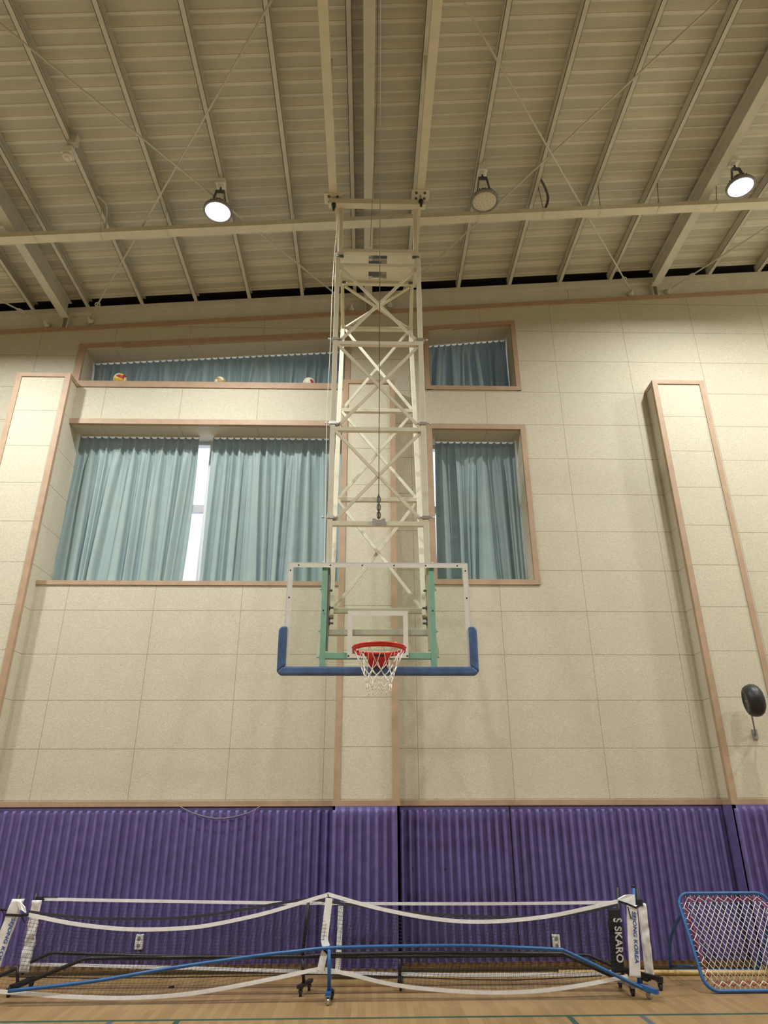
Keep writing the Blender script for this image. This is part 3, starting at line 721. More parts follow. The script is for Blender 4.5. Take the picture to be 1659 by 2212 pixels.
for s in (-1, 1):
    x = CX+s*.475
    m = MB(); sq(m, (x, 7.27, 8.31), (x, rearY(7.86), 7.86), .045); sq(m, (x, FY, 8.15), (x, 6.50, 8.82), .05); sq(m, (x+s*.055, 6.44, 8.86), (x+s*.02, 7.20, 8.16), .045)
    m.build('hanger_arm', M['cream'], H, bevel=.003)
    m = MB(); m.lathe([(.016, -.045), (.016, .045)], (x, FY-.02, 8.09), (1,0,0), 8); m.lathe([(.014, -.04), (.014, .04)], (x, rearY(7.84), 7.82), (1,0,0), 8)
    m.lathe([(.016, -.05), (.016, .05)], (x, 7.22, 8.25), (1,0,0), 8); m.build('bolt', M['dgrey'], H)
    m = MB(); m.box((x-.038, FY-.035, 8.11), (x+.038, FY+.035, 8.15)); m.box((x+s*.06, 7.13, 8.22), (x+s*.10, 7.24, 8.30)); m.build('end_plate', M['cream'], H)
m = MB(); m.box((CX-.635, 6.40, 8.80), (CX+.605, 6.49, 8.885)); pv = m.build('pivot_bar', M['cream'], H, bevel=.004)
# rails under the roof and their bolted end plates
for s, (rx, rz) in zip((-1, 1), ((-.474, 8.93), (.652, 9.02))):
    m = MB(); m.box((rx-.05, -1.0, rz), (rx+.05, 6.47, rz+.10)); rl = m.build('roof_rail', M['cream'], H, bevel=.004)
    m = MB(); m.box((rx-.115, 6.36, rz-.014), (rx+.115, 6.53, rz)); m.build('end_plate', M['cream'], rl)
    for ax in (-.055, .055):
        for ay in (6.40, 6.49): MB().lathe([(.016, 0), (.016, -.016), (.009, -.017), (.009, .04)], (rx+ax, ay, rz-.014), n=6).build('bolt', M['dgrey'], rl)
    m = MB(); m.lathe([(.012, 0), (.012, -.10)], (rx, 6.45, rz-.014), n=8); m.build('threaded_rod', M['chrome'], rl)
    m = MB(); m.lathe([(.001, .01), (.030, .005), (.030, -.045), (.018, -.05), (.014, -.10), (.001, -.101)], (rx+(.012 if s < 0 else .0), 6.40, rz-.155), n=14, cap=False); m.build('rubber_stop', M['black'], rl)
    m = MB()
    for yy in (5.2, 3.0, 1.0): m.box((rx-.03, yy-.03, rz+.10), (rx+.03, yy+.03, zr(CP, rx)+.01))
    m.build('drop_bracket', M['cream'], rl)
# cables
m = MB(); cb = Vector((.112, FY-.035, 4.49)); m.tube([cb+Vector((0,0,.28)), at(823, 0, 3.2)], .0045, 6)
m.tube([at(799.5, 532, 6.66), at(814, 230, 5.2), at(816, 0, 4.2)], .004, 6); m.build('lifting_cable', M['cable'], H)
m = MB()
for i in range(3): m.tube([cb+Vector((.018*math.cos(t), 0, .06+.09*i+.04*math.sin(t))) for t in [2*PI*k/12 for k in range(12)]], .006, 6, closed=True)
m.tube([cb+Vector((0,0,.02)), cb+Vector((0,0,.30))], .008, 8); m.build('shackle_chain', M['dgrey'], H)
m = MB()
for s in (-1, 1): m.box((.112+s*.05-.018, FY-.065, 4.43), (.112+s*.05+.018, FY-.02, 4.50))
m.box((.112-.035, FY-.06, 4.44), (.112+.035, FY-.03, 4.49)); m.build('cable_bracket', M['chrome'], H)
m = MB(); m.tube(catmull([at(730, 462, 6.46), at(722, 560, 6.53), at(717, 650, 6.54), at(713, 760, 6.54), at(706, 900, 6.54), at(703, 1100, 6.54), at(700, 1230, 6.5)], 5), .004, 6); m.build('power_lead', M['white_plastic'], H)

# backboard
BY = 6.45; bx0, bx1, bz0, bz1 = -.790, .998, 2.925, 3.980
bb = MB().box((bx0+.004, BY, bz0+.004), (bx1-.004, BY+.012, bz1-.004)).build('backboard', M['glass'], H)
tag(bb, 'clear glass backboard')
m = MB(); w = .048; y0 = BY-.0016; y1 = BY-.0006
m.box((bx0, y0, bz1-w), (bx1, y1, bz1)); m.box((bx0, y0, bz0), (bx0+w, y1, bz1-w)); m.box((bx1-w, y0, bz0), (bx1, y1, bz1-w))
m.build('white_border', M['border'], bb)
m = MB(); a0, a1, c0, c1 = -.190, .392, 3.030, 3.487; w = .046
m.box((a0, y0, c1-w), (a1, y1, c1)); m.box((a0, y0, c0), (a0+w, y1, c1-w)); m.box((a1-w, y0, c0), (a1, y1, c1-w)); m.box((a0+w, y0, c0), (a1-w, y1, c0+.04))
m.build('target_square', M['border'], bb)
m = MB(); m.box((bx0-.004, BY-.003, bz1-.004), (bx1+.004, BY+.03, bz1+.003)); m.box((bx0-.006, BY-.003, 3.3), (bx0+.002, BY+.03, bz1)); m.box((bx1-.002, BY-.003, 3.3), (bx1+.006, BY+.03, bz1))
m.build('edge_frame', M['white_frame'], bb)
for i in range(6):
    x = bx0+.10+(bx1-bx0-.20)*i/5; MB().lathe([(.008, 0), (.007, .004)], (x, BY-.0016, bz1-.026), (0,-1,0), 10).build('screw', M['black'], bb)
for x in (bx0+.022, bx1-.022):
    for z in (3.90, 3.62): MB().lathe([(.008, 0), (.007, .004)], (x, BY-.0016, z), (0,-1,0), 10).build('screw', M['black'], bb)
for x, z in ((a0+.012, c0+.02), (a1-.012, c0+.02), (-.428, 3.49), (.636, 3.49)): MB().lathe([(.009, 0), (.008, .004)], (x, BY-.0016, z), (0,-1,0), 10).build('screw', M['black'], bb)
# padding
def padpiece(pts):  # outline in x,z with rounded-looking bevel
    m = MB(); m.prism(pts, BY-.035, BY+.055); return m
m = padpiece([(bx0-.055, bz0-.055+.03), (bx0-.025, bz0-.055), (bx1+.025, bz0-.055), (bx1+.055, bz0-.055+.03), (bx1+.0, bz0+.022), (bx0-.0, bz0+.022)][::-1])
m.build('bottom_padding', M['navy'], bb, bevel=.018)
for s, xe in ((-1, bx0), (1, bx1)):
    pts = [(xe-s*(.0-.0), bz0+.018), (xe+s*.055, bz0-.03), (xe+s*.057, 3.295), (xe+s*.035, 3.33), (xe-s*.022, 3.33), (xe-s*.022, bz0+.03)]
    if s < 0: pts = pts[::-1]
    m = padpiece(pts[::-1]); m.build('side_padding', M['navy'], bb, bevel=.014)
# mint frame behind the glass
m = MB(); g0, g1 = -.427, .638
for x in (g0, g1): m.box((x-.027, 6.475, bz0-.0), (x+.027, 6.535, bz1-.01))
m.box((g0+.027, 6.478, 3.030), (g1-.027, 6.53, 3.088))
gf = m.build('mint_frame', M['mint'], H, bevel=.003)
for x, s in ((g0, -1), (g1, 1)):
    for z in (3.72, 3.30, 3.05):
        m = MB(); m.box((x+s*.0275, 6.48, z-.02), (x+s*.032, 6.53, z+.02)); m.lathe([(.009, 0), (.009, .012)], (x+s*.036, 6.505, z), (s,0,0), 6); m.build('lug', M['mint'], gf)
# rim
rc = Vector((.105, 6.065, 3.045))
R0 = .235
m = MB(); m.tube([rc+Vector((R0*math.cos(t), R0*math.sin(t), 0)) for t in [2*PI*i/64 for i in range(64)]], .0105, 10, closed=True)
rim = m.build('rim', M['red'], H)
m = MB()
arc = [PI*i/30 for i in range(31)]
m.lathe([(R0+.004, -.008), (R0+.004, -.034), (R0-.004, -.034), (R0-.003, -.010), (R0+.004, -.008)], rc, n=64, cap=False)
m.build('rim_skirt', M['red'], rim)
m = MB()
m.hexa([(.105-.10, rc.y+.19, 2.985), (.105+.10, rc.y+.19, 2.985), (.105+.085, BY-.02, 2.94), (.105-.085, BY-.02, 2.94)],
       [(.105-.12, rc.y+.17, 3.035), (.105+.12, rc.y+.17, 3.035), (.105+.10, BY-.004, 3.07), (.105-.10, BY-.004, 3.07)])
m.box((.105-.085, BY-.022, 2.88), (.105+.085, BY-.003, 3.08)); m.build('rim_bracket', M['red'], rim, bevel=.004)
m = MB(); m.box((.105-.05, rc.y+.165, 3.005), (.105+.05, rc.y+.19, 3.02)); m.build('bracket_slot', M['black'], rim)
for (dx_, z) in ((-.06, 2.91), (.06, 2.91), (-.06, 3.0), (.06, 3.0)): MB().lathe([(.008, 0), (.008, .006)], (.105+dx_, BY-.022, z), (0,-1,0), 6).build('bolt', M['black'], rim)
m = MB(); rnd = random.Random(4)
lev = [(.232, -.012), (.158, -.165), (.142, -.213), (.126, -.262), (.114, -.312), (.106, -.362)]; pts = []
for j, (rr, dz_) in enumerate(lev):
    pts.append([rc+Vector((rr*math.cos(2*PI*(i+.5*(j % 2)+.25)/12), rr*math.sin(2*PI*(i+.5*(j % 2)+.25)/12), dz_))+Vector((rnd.uniform(-.006,.006), rnd.uniform(-.006,.006), rnd.uniform(-.006,.006)))*(j > 0) for i in range(12)])
for j in range(5):
    for i in range(12):
        nxt = (i-1) % 12 if j % 2 == 0 else (i+1) % 12
        a = pts[j][i]
        for b in (pts[j+1][i], pts[j+1][nxt]):
            mid = (a+b)/2 + Vector((0, 0, -.004)); m.tube([a, mid, b], .0034, 6)
        if j: m.sphere(a, .0055, 6, 4)
for i in range(12):
    a = pts[0][i]; m.tube([a+Vector((.012*math.cos(t), 0, .012+.014*math.sin(t))) for t in [2*PI*k/8 for k in range(8)]], .0034, 5, closed=True)
    b = pts[5][i]; L_ = rnd.uniform(.01, .04); m.tube([b, b+Vector((rnd.uniform(-.012,.012), 0, -L_))], .0034, 5)
b = pts[5][8]; m.tube([b+Vector((.014*math.cos(t)-.01, 0, -.035+.035*math.sin(t))) for t in [2*PI*k/10 for k in range(10)]], .0036, 5, closed=True)
m.build('net', M['white_cord'], rim)

# ================================================================== WALL SPEAKER
sc_ = at(1627, 1513, 8.50); ax = Vector((-.95, .26, -.08)).normalized()
S = empty('wall_speaker', sc_, 'black round speaker on a thin bracket on the right pilaster', 'speaker')
m = MB(); R_ = .195
m.lathe([(.001, .085), (.10, .082), (.105, .092), (.135, .092), (.165, .078), (.188, .04), (.197, 0), (.190, -.045), (.168, -.078), (.125, -.105), (.065, -.120), (.001, -.125)][::-1], sc_, ax, 40, cap=False)
m.build('shell', M['speaker'], S)
m = MB(); m.lathe([(.098, .0), (.09, -.004), (.001, -.012)], sc_+ax*.088, ax, 32, cap=False); m.build('grille', M['rubber'], S)
m = MB(); m.lathe([(.014, 0), (.012, .004)], sc_+ax*.082, ax, 12); m.build('badge', M['chrome'], S)
pv_ = sc_+Vector((-.03, .05, -.17)); e_ = at(1632, 1586, PY-.02)
m = MB(); m.bar(pv_, e_, .03, .012, (1,0,0)); m.box(e_+Vector((-.03,-.0,-.06)), e_+Vector((.03,.02,.06))); m.build('bracket', M['mgrey'], S)

# ================================================================== TRAINING NETS
def post(m, p0, p1, r=.018): m.tube([p0, p1], r, 10)
def netgrid(top, bot, Yoff, nv, nh, name, parent, r=.00115):
    # top, bot: callables u->Vector
    m = MB(); rnd = random.Random(nv)
    seg = 10
    for i in range(nv+1):
        u = i/nv; a = top(u); b = bot(u); pts = []
        for k in range(seg+1):
            t = k/seg; p = a.lerp(b, t); pts.append(p+Vector((.012*math.sin(5*u*PI+t*6), .02*math.sin(t*PI)*math.sin(u*23), 0)))
        m.tube(pts, r, 3)
    for k in range(1, nh):
        t = k/nh; pts = []
        for i in range(0, nv+1, 2):
            u = i/nv; a = top(u); b = bot(u); p = a.lerp(b, t); pts.append(p+Vector((.012*math.sin(5*u*PI+t*6), .02*math.sin(t*PI)*math.sin(u*23), 0)))
        m.tube(pts, r, 3)
    return m.build(name, M['netblack'], parent)
def polyfun(pts):
    pts = [Vector(p) for p in pts]; x0, x1 = pts[0].x, pts[-1].x
    def f(u):
        x = x0+(x1-x0)*u
        for i in range(len(pts)-1):
            if x <= pts[i+1].x or i == len(pts)-2:
                t = (x-pts[i].x)/(pts[i+1].x-pts[i].x); return pts[i].lerp(pts[i+1], t)
    return f
def caster(root, p, mat='rubber', ang=0.0, r=.032):
    x, y, z = p; c = math.cos(ang); s = math.sin(ang); hub = Vector((x, y, r))
    m = MB(); m.lathe([(r*.6, -.014), (r, -.011), (r, .011), (r*.6, .014)], hub, (c, s, 0), 20)
    m.lathe([(.014, 0), (.014, .02)], (x, y, 2*r+.008), n=10)
    for q in (-1, 1): m.bar(hub+Vector((c, s, 0))*(.019*q), Vector((x, y, 2*r+.010))+Vector((c, s, 0))*(.019*q), .03, .004, (c, s, 0))
    m.box((x-.028, y-.028, 2*r+.006), (x+.028, y+.028, 2*r+.012))
    return m.build('caster', M[mat], root)
def sleeve(root, p0, p1, w, d, seed, mat='sleeve', crease=.006, name='sleeve', step=26):
    p0 = Vector(p0); p1 = Vector(p1); m = MB(); vs = []; n = 20
    for j in range(step+1):
        t = j/step; c = p0.lerp(p1, t); k = 1+.10*noise.noise(Vector((seed, t*5, 0)))
        for i in range(n):
            a = 2*PI*i/n; cx = math.copysign(abs(math.cos(a))**.45, math.cos(a)); sy = math.copysign(abs(math.sin(a))**.45, math.sin(a))
            cr = crease*noise.noise(Vector((seed+cx*1.3, t*9+cx*.8, sy)))
            vs.append(c+Vector((cx*w/2*k+cr, sy*(d/2)+cr*1.4, cr)))
    fs = [(j*n+i, j*n+(i+1) % n, (j+1)*n+(i+1) % n, (j+1)*n+i) for j in range(step) for i in range(n)]
    fs += [tuple(range(n-1, -1, -1)), tuple(step*n+i for i in range(n))]
    m.add(vs, fs, True); return m.build(name, M[mat], root)

# --- front net: blue frame, white tapes
YA = 7.93
A = empty('pickleball_net', (-.39, YA, 0), 'front portable net with blue tube frame, white tapes and printed white post sleeves', 'sports net')
topA = [at(x, y, YA) for x, y in ((62, 1976), (150, 1994), (230, 2004), (300, 2008), (380, 2006), (450, 1999), (560, 1976), (640, 1953), (704, 1934), (716, 1934), (800, 1958), (900, 1979), (990, 1990), (1080, 1990), (1180, 1980), (1260, 1964), (1334, 1947))]
botA = [at(x, y, YA) for x, y in ((-10, 2141), (100, 2150), (200, 2155), (300, 2155), (400, 2148), (500, 2132), (600, 2112), (684, 2094), (702, 2094), (760, 2106), (830, 2123), (900, 2134), (1000, 2142), (1090, 2144), (1180, 2139), (1270, 2126), (1356, 2109))]
m = MB(); m.ribbon(catmull(topA, 3), .034, .006); m.build('top_tape', M['tape'], A)
m = MB(); m.ribbon(catmull(botA, 3), .034, .006); m.build('bottom_tape', M['tape'], A)
netgrid(polyfun(topA), polyfun(botA), 0, 150, 20, 'net', A)
m = MB(); m.ribbon(catmull([at(711, 1940, YA-.012), at(704, 2000, YA-.012), at(701, 2030, YA-.012), at(706, 2046, YA-.02)], 4), .072, .006, (1,0,0)); m.ribbon(catmull([at(706, 2048, YA-.012), at(700, 2062, YA-.012), at(692, 2097, YA-.012)], 4), .068, .006, (1,0,0)); m.build('center_strap', M['tape'], A)
m = MB(); m.tube([at(694, 2045, YA-.03), at(700, 2052, YA-.04), at(710, 2062, YA-.03)], .010, 6); m.build('tie_strap', M['black_cloth'], A)
baseA = catmull([at(x, y, YA-.05) for x, y in ((18, 2141), (200, 2120), (371, 2091), (560, 2064), (640, 2055), (710, 2048), (850, 2044), (1000, 2043), (1100, 2046), (1203, 2051), (1222, 2055), (1300, 2092), (1392, 2137), (1404, 2141))], 5)
m = MB(); m.tube(baseA, .0165, 10); bt = m.build('base_tube', M['blue'], A)
pL0 = Vector((-3.505, YA, .90)); pL1 = Vector((-3.66, YA, .10))
pR0 = at(1368, 1917, YA); pR1 = at(1381, 2128, YA)
m = MB(); post(m, pL0+Vector((0,0,.03)), pL1); m.build('post', M['black'], A)
m = MB(); post(m, pR0, pR1); m.build('post', M['blue'], A)
m = MB(); m.tube([pR0, pR0+Vector((0,0,.02))], .02, 10); m.build('post_cap', M['black'], A)
m = MB(); m.bar(pR1+Vector((-.02,0,0)), Vector((2.80, YA-.12, .085)), .04, .04); m.bar((2.72, YA, .095), (2.82, YA-.16, .085), .04, .04); m.build('foot', M['blue'], A)
caster(A, (2.78, 7.90, 0), 'chrome', .5)
m = MB(); fc = at(711, 2050, YA-.05); m.tube([fc, Vector((fc.x+.01, fc.y, .10))], .018, 10); m.bar((fc.x+.0, fc.y-.10, .085), (fc.x+.01, fc.y+.12, .085), .045, .03); m.build('center_leg', M['blue'], A)
caster(A, (fc.x-.0, fc.y-.08, 0), 'chrome', .4); caster(A, (fc.x+.03, fc.y+.13, 0), 'rubber', -.3)
# sleeves with print
sl = sleeve(A, pR1+Vector((-.035, -.012, .07)), pR0+Vector((-.045, -.012, -.16)), .108, .05, 3, step=30)
m = MB(); a = at(1337, 1945, YA-.02); b = at(1352, 1934, YA-.03); c = at(1371, 1933, YA-.03); d = at(1373, 1958, YA-.03); e2 = at(1352, 1951, YA-.03)
for o_ in (0,): m.add([a+Vector((0,0,-.012)), e2, d, c, b, a+Vector((0,0,.012))], [(0,1,2,3,4,5)])
m.add([p+Vector((0,.04,0)) for p in (a+Vector((0,0,-.012)), e2, d, c, b, a+Vector((0,0,.012)))] + [a+Vector((0,0,-.012)), e2, d, c, b, a+Vector((0,0,.012))], [(5,4,3,2,1,0)]+[(i, (i+1) % 6, 6+(i+1) % 6, 6+i) for i in range(6)])
m.build('corner_flap', M['tape'], A)
sd = (pR1-pR0).normalized()
text_mesh('SEJONG KOREA', .052, True, True, M['blue_print'], sl, at(1369, 1968, YA-.042), sd, Vector((1,0,0)), 'sleeve_lettering', 1.17)
m = MB(); m.ribbon([at(1336, 1947, YA-.045), at(1355, 1953, YA-.05), at(1374, 1961, YA-.05), at(1381, 1956, YA-.03)], .020, .005); m.ribbon([at(1356, 1958, YA-.05), at(1363, 1985, YA-.05)], .010, .004, (1,0,0)); m.build('post_strap', M['black_cloth'], A)
ld = (pL1-pL0).normalized()
sl2 = sleeve(A, pL1+Vector((0, -.012, .02)), pL0+Vector((-.002, -.012, -.01)), .115, .05, 7, step=30)
text_mesh('SEJONG KOREA', .052, True, True, M['blue_print'], sl2, at(30, 1982, YA-.042)+Vector((0,0,0)), ld, Vector((1,0,0)), 'sleeve_lettering', 1.17)
m = MB(); q0 = at(20, 1976, YA-.04)
m.ribbon([q0+Vector((-.04,0,0)), at(45, 1978, YA-.05), at(62, 1976, YA-.03)], .022, .006); m.tube(catmull([at(20, 1966, YA), at(0, 1964, YA), at(-30, 1960, YA)], 4), .012, 6)
m.tube(catmull([at(2, 1965, YA), at(8, 1975, YA), at(3, 2000, YA-.02), at(-4, 2020, YA-.02)], 4), .005, 6); m.ribbon([at(46, 1976, YA-.05), at(53, 1993, YA-.05)], .014, .004, (1,0,0)); m.build('post_strap', M['black_cloth'], A)
m = MB(); fl_ = [at(35, 1946, YA-.045), at(43, 1948, YA-.05), at(53, 1960, YA-.055), at(55, 1972, YA-.05), at(47, 1966, YA-.06), at(42, 1965, YA-.05)]
m.add(fl_+[p+Vector((0,.02,0)) for p in fl_], [tuple(range(6)), tuple(range(11,5,-1))]+[(i, i+6, (i+1) % 6+6, (i+1) % 6) for i in range(6)]); m.build('corner_flap', M['tape'], A)

# --- middle net: black frame and black bands
YBn = 8.20
B = empty('pickleball_net', (-.5, YBn, 0), 'middle portable net with black frame, black top band and white-lettered black end sleeve', 'sports net')
topB = [at(x, y, YBn) for x, y in ((60, 1969), (130, 1978), (210, 1984), (300, 1985), (400, 1982), (500, 1969), (600, 1952), (668, 1942), (700, 1946), (760, 1955), (850, 1968), (950, 1976), (1060, 1981), (1150, 1982), (1230, 1976), (1290, 1966), (1330, 1954))]
botB = [at(x, y, YBn) for x, y in ((20, 2110), (200, 2113), (400, 2111), (560, 2108), (700, 2105), (900, 2112), (1100, 2117), (1300, 2108))]
m = MB(); m.ribbon(catmull(topB, 3), .026, .005); m.build('top_band', M['band'], B)
m = MB(); m.ribbon(catmull(botB, 3), .009, .004); m.build('bottom_band', M['black_cloth'], B)
netgrid(polyfun(topB), polyfun(botB), 0, 150, 17, 'net', B)
m = MB(); pts = [at(x, y, YBn) for x, y in ((30, 2134), (180, 2072), (200, 2070), (420, 2068), (660, 2066), (700, 2062), (900, 2058), (1215, 2060), (1330, 2112))]
m.tube(pts, .0185, 10); m.build('base_tube', M['black'], B)
cl = Vector((-.60, YBn, .33)); m = MB(); m.tube([at(667, 1940, YBn), at(653, 2070, YBn)], .017, 10); m.build('center_post', M['black'], B)
m = MB(); m.tube([at(653, 2070, YBn), (-.62, YBn, .10)], .017, 10); m.bar((-.66, YBn-.10, .085), (-.56, YBn+.20, .085), .045, .03); m.build('center_leg', M['black'], B)
caster(B, (-.645, YBn-.06, 0)); caster(B, (-.575, YBn+.17, 0))
m = MB(); m.bar((-3.55, YBn+.02, .085), (-3.50, YBn+.40, .085), .045, .035); m.build('foot', M['black'], B); caster(B, (-3.56, YBn+.02, 0)); caster(B, (-3.50, YBn+.38, 0))
m = MB(); m.bar((2.66, YBn+.19, .085), (2.66, YBn-.22, .085), .045, .035); m.bar((2.50, YBn, .11), (2.68, YBn, .09), .04, .04); m.build('foot', M['mgrey'], B); caster(B, (2.66, YBn-.18, 0)); caster(B, (2.65, YBn+.16, 0))
m = MB(); m.tube([at(1333, 1917, YBn), at(1345, 2105, YBn)], .018, 10); m.build('post', M['black'], B)
m = MB(); m.tube([at(37, 2088, YBn), at(38, 2122, YBn)], .016, 10); m.build('post', M['black'], B)
q0 = at(1326, 1962, YBn-.02); q1 = at(1335, 2100, YBn-.02)
sl = sleeve(B, q1, q0, .130, .045, 12, 'black_cloth', .004, 'black_sleeve'); sd = (q1-q0).normalized()
m = MB(); g = at(1333, 1987, YBn-.048); side = Vector((1,0,0))
em = text_mesh('S', .125, False, True, M['white_print'], sl, g+sd*(-.016), sd, side, 'sleeve_emblem', .72)
for o_ in (-.004, .016): m.bar(g+side*.045+sd*(.012+o_-.012)+Vector((0,-.002,0)), g-side*.045+sd*(.012+o_+.020)+Vector((0,-.002,0)), .003, .002, (0,1,0))
m.build('emblem_slash', M['black_cloth'], sl)
text_mesh('SKARO', .098, False, True, M['white_print'], sl, at(1334, 2001, YBn-.048), sd, side, 'sleeve_lettering', 1.0)

# --- back net: thin white tape, white sleeves
YN = 8.48
C_ = empty('pickleball_net', (0, YN, 0), 'rear portable net with straight thin white top tape, black frame and plain white sleeves', 'sports net')
tC = [at(x, y, YN) for x, y in ((87, 1942), (300, 1946), (560, 1950), (830, 1952), (1100, 1952), (1331, 1949))]
bC = [at(x, y, YN) for x, y in ((55, 2083), (250, 2087), (500, 2094), (740, 2101), (1000, 2106), (1330, 2104))]
m = MB(); m.ribbon(catmull(tC, 4), .030, .005); m.build('top_tape', M['tape'], C_)
m = MB(); m.ribbon(catmull(bC, 4), .030, .005); m.build('bottom_tape', M['tape'], C_)
netgrid(polyfun(tC), polyfun(bC), 0, 150, 18, 'net', C_)
m = MB(); m.ribbon([at(736, 1957, YN-.01), at(733, 2030, YN-.01), at(729, 2101, YN-.01)], .055, .005, (1,0,0)); m.build('center_strap', M['tape'], C_)
sleeve(C_, at(52, 2100, YN-.02), at(81, 1944, YN-.02), .095, .045, 31, step=30, crease=.014)
sleeve(C_, at(1404, 2112, YN-.14), at(1386, 1952, YN-.14), .090, .045, 41, step=30, crease=.014)
m = MB(); m.tube([at(79, 1929, YN), at(48, 2105, YN)], .018, 10); m.build('post', M['black'], C_)
m = MB(); m.tube([at(1375, 1919, YN-.12), at(1403, 2118, YN-.12)], .018, 10); m.build('post', M['black'], C_)
m = MB(); m.ribbon([at(76, 1943, YN-.03), at(90, 1943, YN-.02), at(92, 1947, YN-.02)], .05, .006); m.tube([at(90, 1938, YN), at(125, 1938, YN)], .006, 6); m.box(at(1371, 1944, YN-.17), at(1384, 1955, YN-.10)); m.build('post_strap', M['black_cloth'], C_)
m = MB(); pts = [at(x, y, YN) for x, y in ((-60, 2132), (0, 2108), (108, 2059), (116, 2058), (300, 2064), (500, 2067), (863, 2066), (1264, 2063), (1272, 2064), (1340, 2094), (1400, 2118))]
m.tube(pts, .0175, 10); m.build('base_tube', M['black'], C_)
m = MB(); lx = at(863, 2066, YN).x; m.tube([(lx, YN, .25), (lx, YN, .09)], .018, 10); m.bar((lx-.01, YN-.20, .085), (lx+.02, YN+.12, .085), .045, .03); m.build('center_leg', M['black'], C_)
caster(C_, (lx, YN-.17, 0)); caster(C_, (lx+.02, YN+.09, 0))
m = MB(); m.bar((2.74, YN-.05, .14), (3.05, YN-.27, .095), .045, .04); m.bar((2.90, YN+.05, .10), (2.92, YN-.12, .10), .04, .04); m.build('foot', M['black'], C_); caster(C_, (3.02, YN-.26, 0)); caster(C_, (2.91, YN+.0, 0))

# ================================================================== LONG POLE, REBOUNDER
m = MB(); m.tube([(2.16, 8.93, .027), (5.6, 8.76, .027)], .026, 12)
tag(m.build('wooden_pole', M['pole']), 'long tan pole lying on the floor along the purple pads', 'pole')

Rb = empty('rebounder', (3.94, 8.1, 0), 'blue tube-framed rebounder with a white cord net leaning back at the right edge', 'rebounder')
x0, x1 = 3.425, 4.44; f0 = Vector((0, 8.07, .022)); f1 = Vector((0, 8.47, .840)); up = (f1-f0); Ls = up.length; up.normalize()
def fp(x, s): return Vector((x, f0.y, f0.z)) + up*s
rad = .13; loop = []
for (cx_, cs, a0_) in ((x1-rad, Ls-rad, 0), (x0+rad, Ls-rad, 90), (x0+rad, rad, 180), (x1-rad, rad, 270)):
    for k in range(9):
        t = math.radians(a0_+90*k/8); loop.append(fp(cx_+rad*math.cos(t), cs+rad*math.sin(t)))
m = MB(); m.tube(loop, .0175, 12, closed=True); m.build('front_frame', M['blue'], Rb)
m = MB(); st = [fp(x0+.005, .72), (x0-.03, 8.70, .40), (x0+.0, 8.93, .10), (x0+.03, 8.975, .03), (x0+.10, 8.985, .02), (x1-.10, 8.985, .02), (x1-.03, 8.975, .03), (x1, 8.93, .10), (x1+.03, 8.70, .40), fp(x1-.005, .72)]
m.tube(catmull(st, 4), .0165, 10); m.build('rear_stand', M['blue'], Rb)
m = MB()
for x in (x0, x1): m.tube([(x+.03, 8.96, .07), fp(x+.02, .12) + Vector((0, .25, .05))], .012, 8)
m.build('side_stay', M['blue'], Rb)
# cord net: lattice at 45 degrees, inset polygon with zigzag edge
ins = .085; nx0, nx1, ns0, ns1 = x0+ins, x1-ins, ins, Ls-ins
def clip45(sign, c):
    # points of the line s = sign*x + c inside the octagonal field
    pts_ = []
    cut = .05
    def inside(x, s): return nx0-1e-6 <= x <= nx1+1e-6 and ns0-1e-6 <= s <= ns1+1e-6
    xa = [x for x in [nx0+(nx1-nx0)*i/300 for i in range(301)] if inside(x, sign*x+c)]
    if len(xa) < 2: return None
    return (xa[0], sign*xa[0]+c), (xa[-1], sign*xa[-1]+c)
m = MB(); stp = .082
k = -60
while k < 60:
    for sg in (1, -1):
        c = k*stp*1.0 + (0 if sg == 1 else x0*2)
        sgm = clip45(sg*1.35, c - (1.35*x0 if sg == 1 else 0) + (0.35*x0 if sg == -1 else 0))
        if sgm:
            a, b = sgm; m.tube([fp(*a)+Vector((0,-.004*sg,0)), fp(*b)+Vector((0,-.004*sg,0))], .0030, 5)
    k += 1
m.build('cord_net', M['white_cord'], Rb)
m = MB(); m2 = MB()
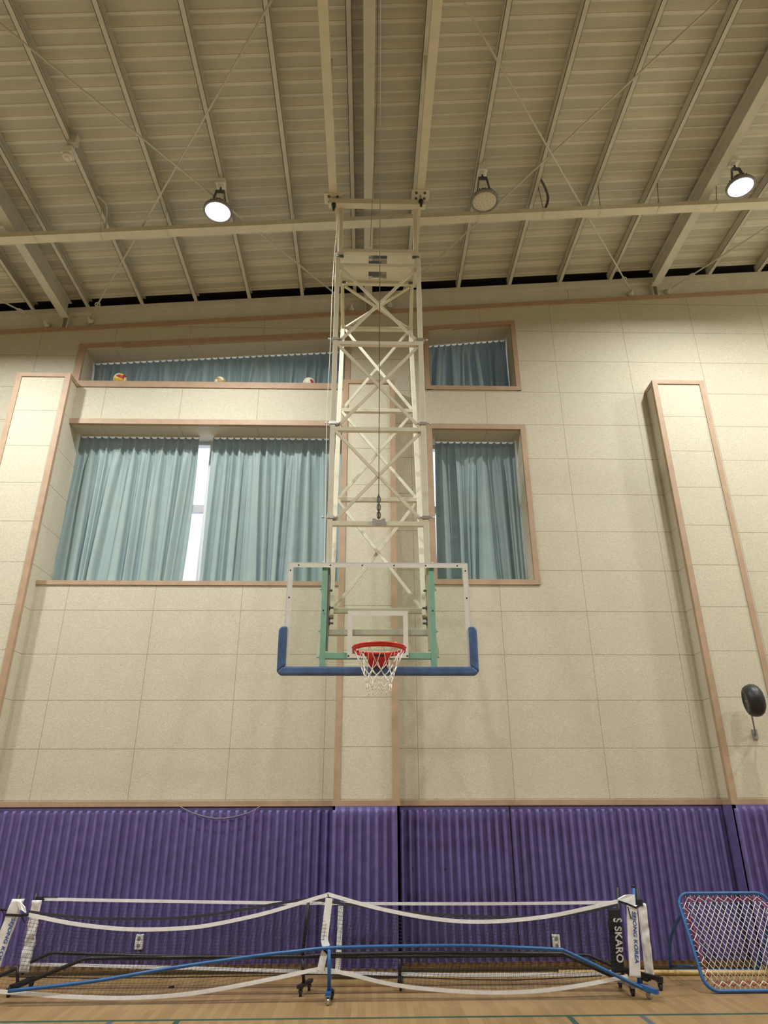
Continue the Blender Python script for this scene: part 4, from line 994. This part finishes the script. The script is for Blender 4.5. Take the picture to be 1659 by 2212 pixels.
def edge(pa, pb, qa, qb, n):
    for i in range(n):
        t0, t1, t2 = i/n, (i+.5)/n, (i+1)/n
        A0 = pa[0]+(pb[0]-pa[0])*t0, pa[1]+(pb[1]-pa[1])*t0; A2 = pa[0]+(pb[0]-pa[0])*t2, pa[1]+(pb[1]-pa[1])*t2
        B1 = qa[0]+(qb[0]-qa[0])*t1, qa[1]+(qb[1]-qa[1])*t1
        A1 = pa[0]+(pb[0]-pa[0])*t1, pa[1]+(pb[1]-pa[1])*t1; B0 = qa[0]+(qb[0]-qa[0])*t0, qa[1]+(qb[1]-qa[1])*t0; B2 = qa[0]+(qb[0]-qa[0])*t2, qa[1]+(qb[1]-qa[1])*t2
        m.tube([fp(*A0), fp(*B1), fp(*A2)], .0042, 5)
        m2.tube([fp(*B0)+Vector((0,.004,0)), fp(*A1)+Vector((0,.004,0)), fp(*B2)+Vector((0,.004,0))], .0058, 5)
i0 = .040
edge((nx0, ns1), (nx1, ns1), (x0+i0+.03, Ls-i0), (x1-i0-.03, Ls-i0), 8); edge((nx0, ns0), (nx1, ns0), (x0+i0+.05, i0), (x1-i0-.05, i0), 8)
edge((nx0, ns0), (nx0, ns1), (x0+i0, i0+.05), (x0+i0, Ls-i0-.05), 7); edge((nx1, ns0), (nx1, ns1), (x1-i0, i0+.05), (x1-i0, Ls-i0-.05), 7)
m.build('edge_cord', M['white_cord'], Rb); m2.build('bungee_cord', M['cord_red'], Rb)
m = MB()
for i in range(17):
    x = x0+.10+(x1-x0-.20)*i/16
    for s_, q in ((Ls, Ls-i0), (0, i0)): m.tube([fp(x, s_), fp(x, q)], .0022, 4)
for i in range(15):
    s_ = .10+(Ls-.20)*i/14
    for xx, q in ((x0, x0+i0), (x1, x1-i0)): m.tube([fp(xx, s_), fp(q, s_)], .0022, 4)
m.build('lacing', M['white_cord'], Rb)

p = atz(370, 2134, 0); m = MB(); m.hexa([(p.x-.03, p.y-.02, 0), (p.x+.03, p.y-.015, 0), (p.x+.03, p.y+.02, 0), (p.x-.025, p.y+.02, 0)], [(p.x-.028, p.y-.018, .012), (p.x+.02, p.y-.013, .018), (p.x+.02, p.y+.018, .018), (p.x-.023, p.y+.018, .012)])
tag(m.build('rubber_scrap', M['rubber']), 'small black scrap on the floor under the left half of the nets', 'scrap')
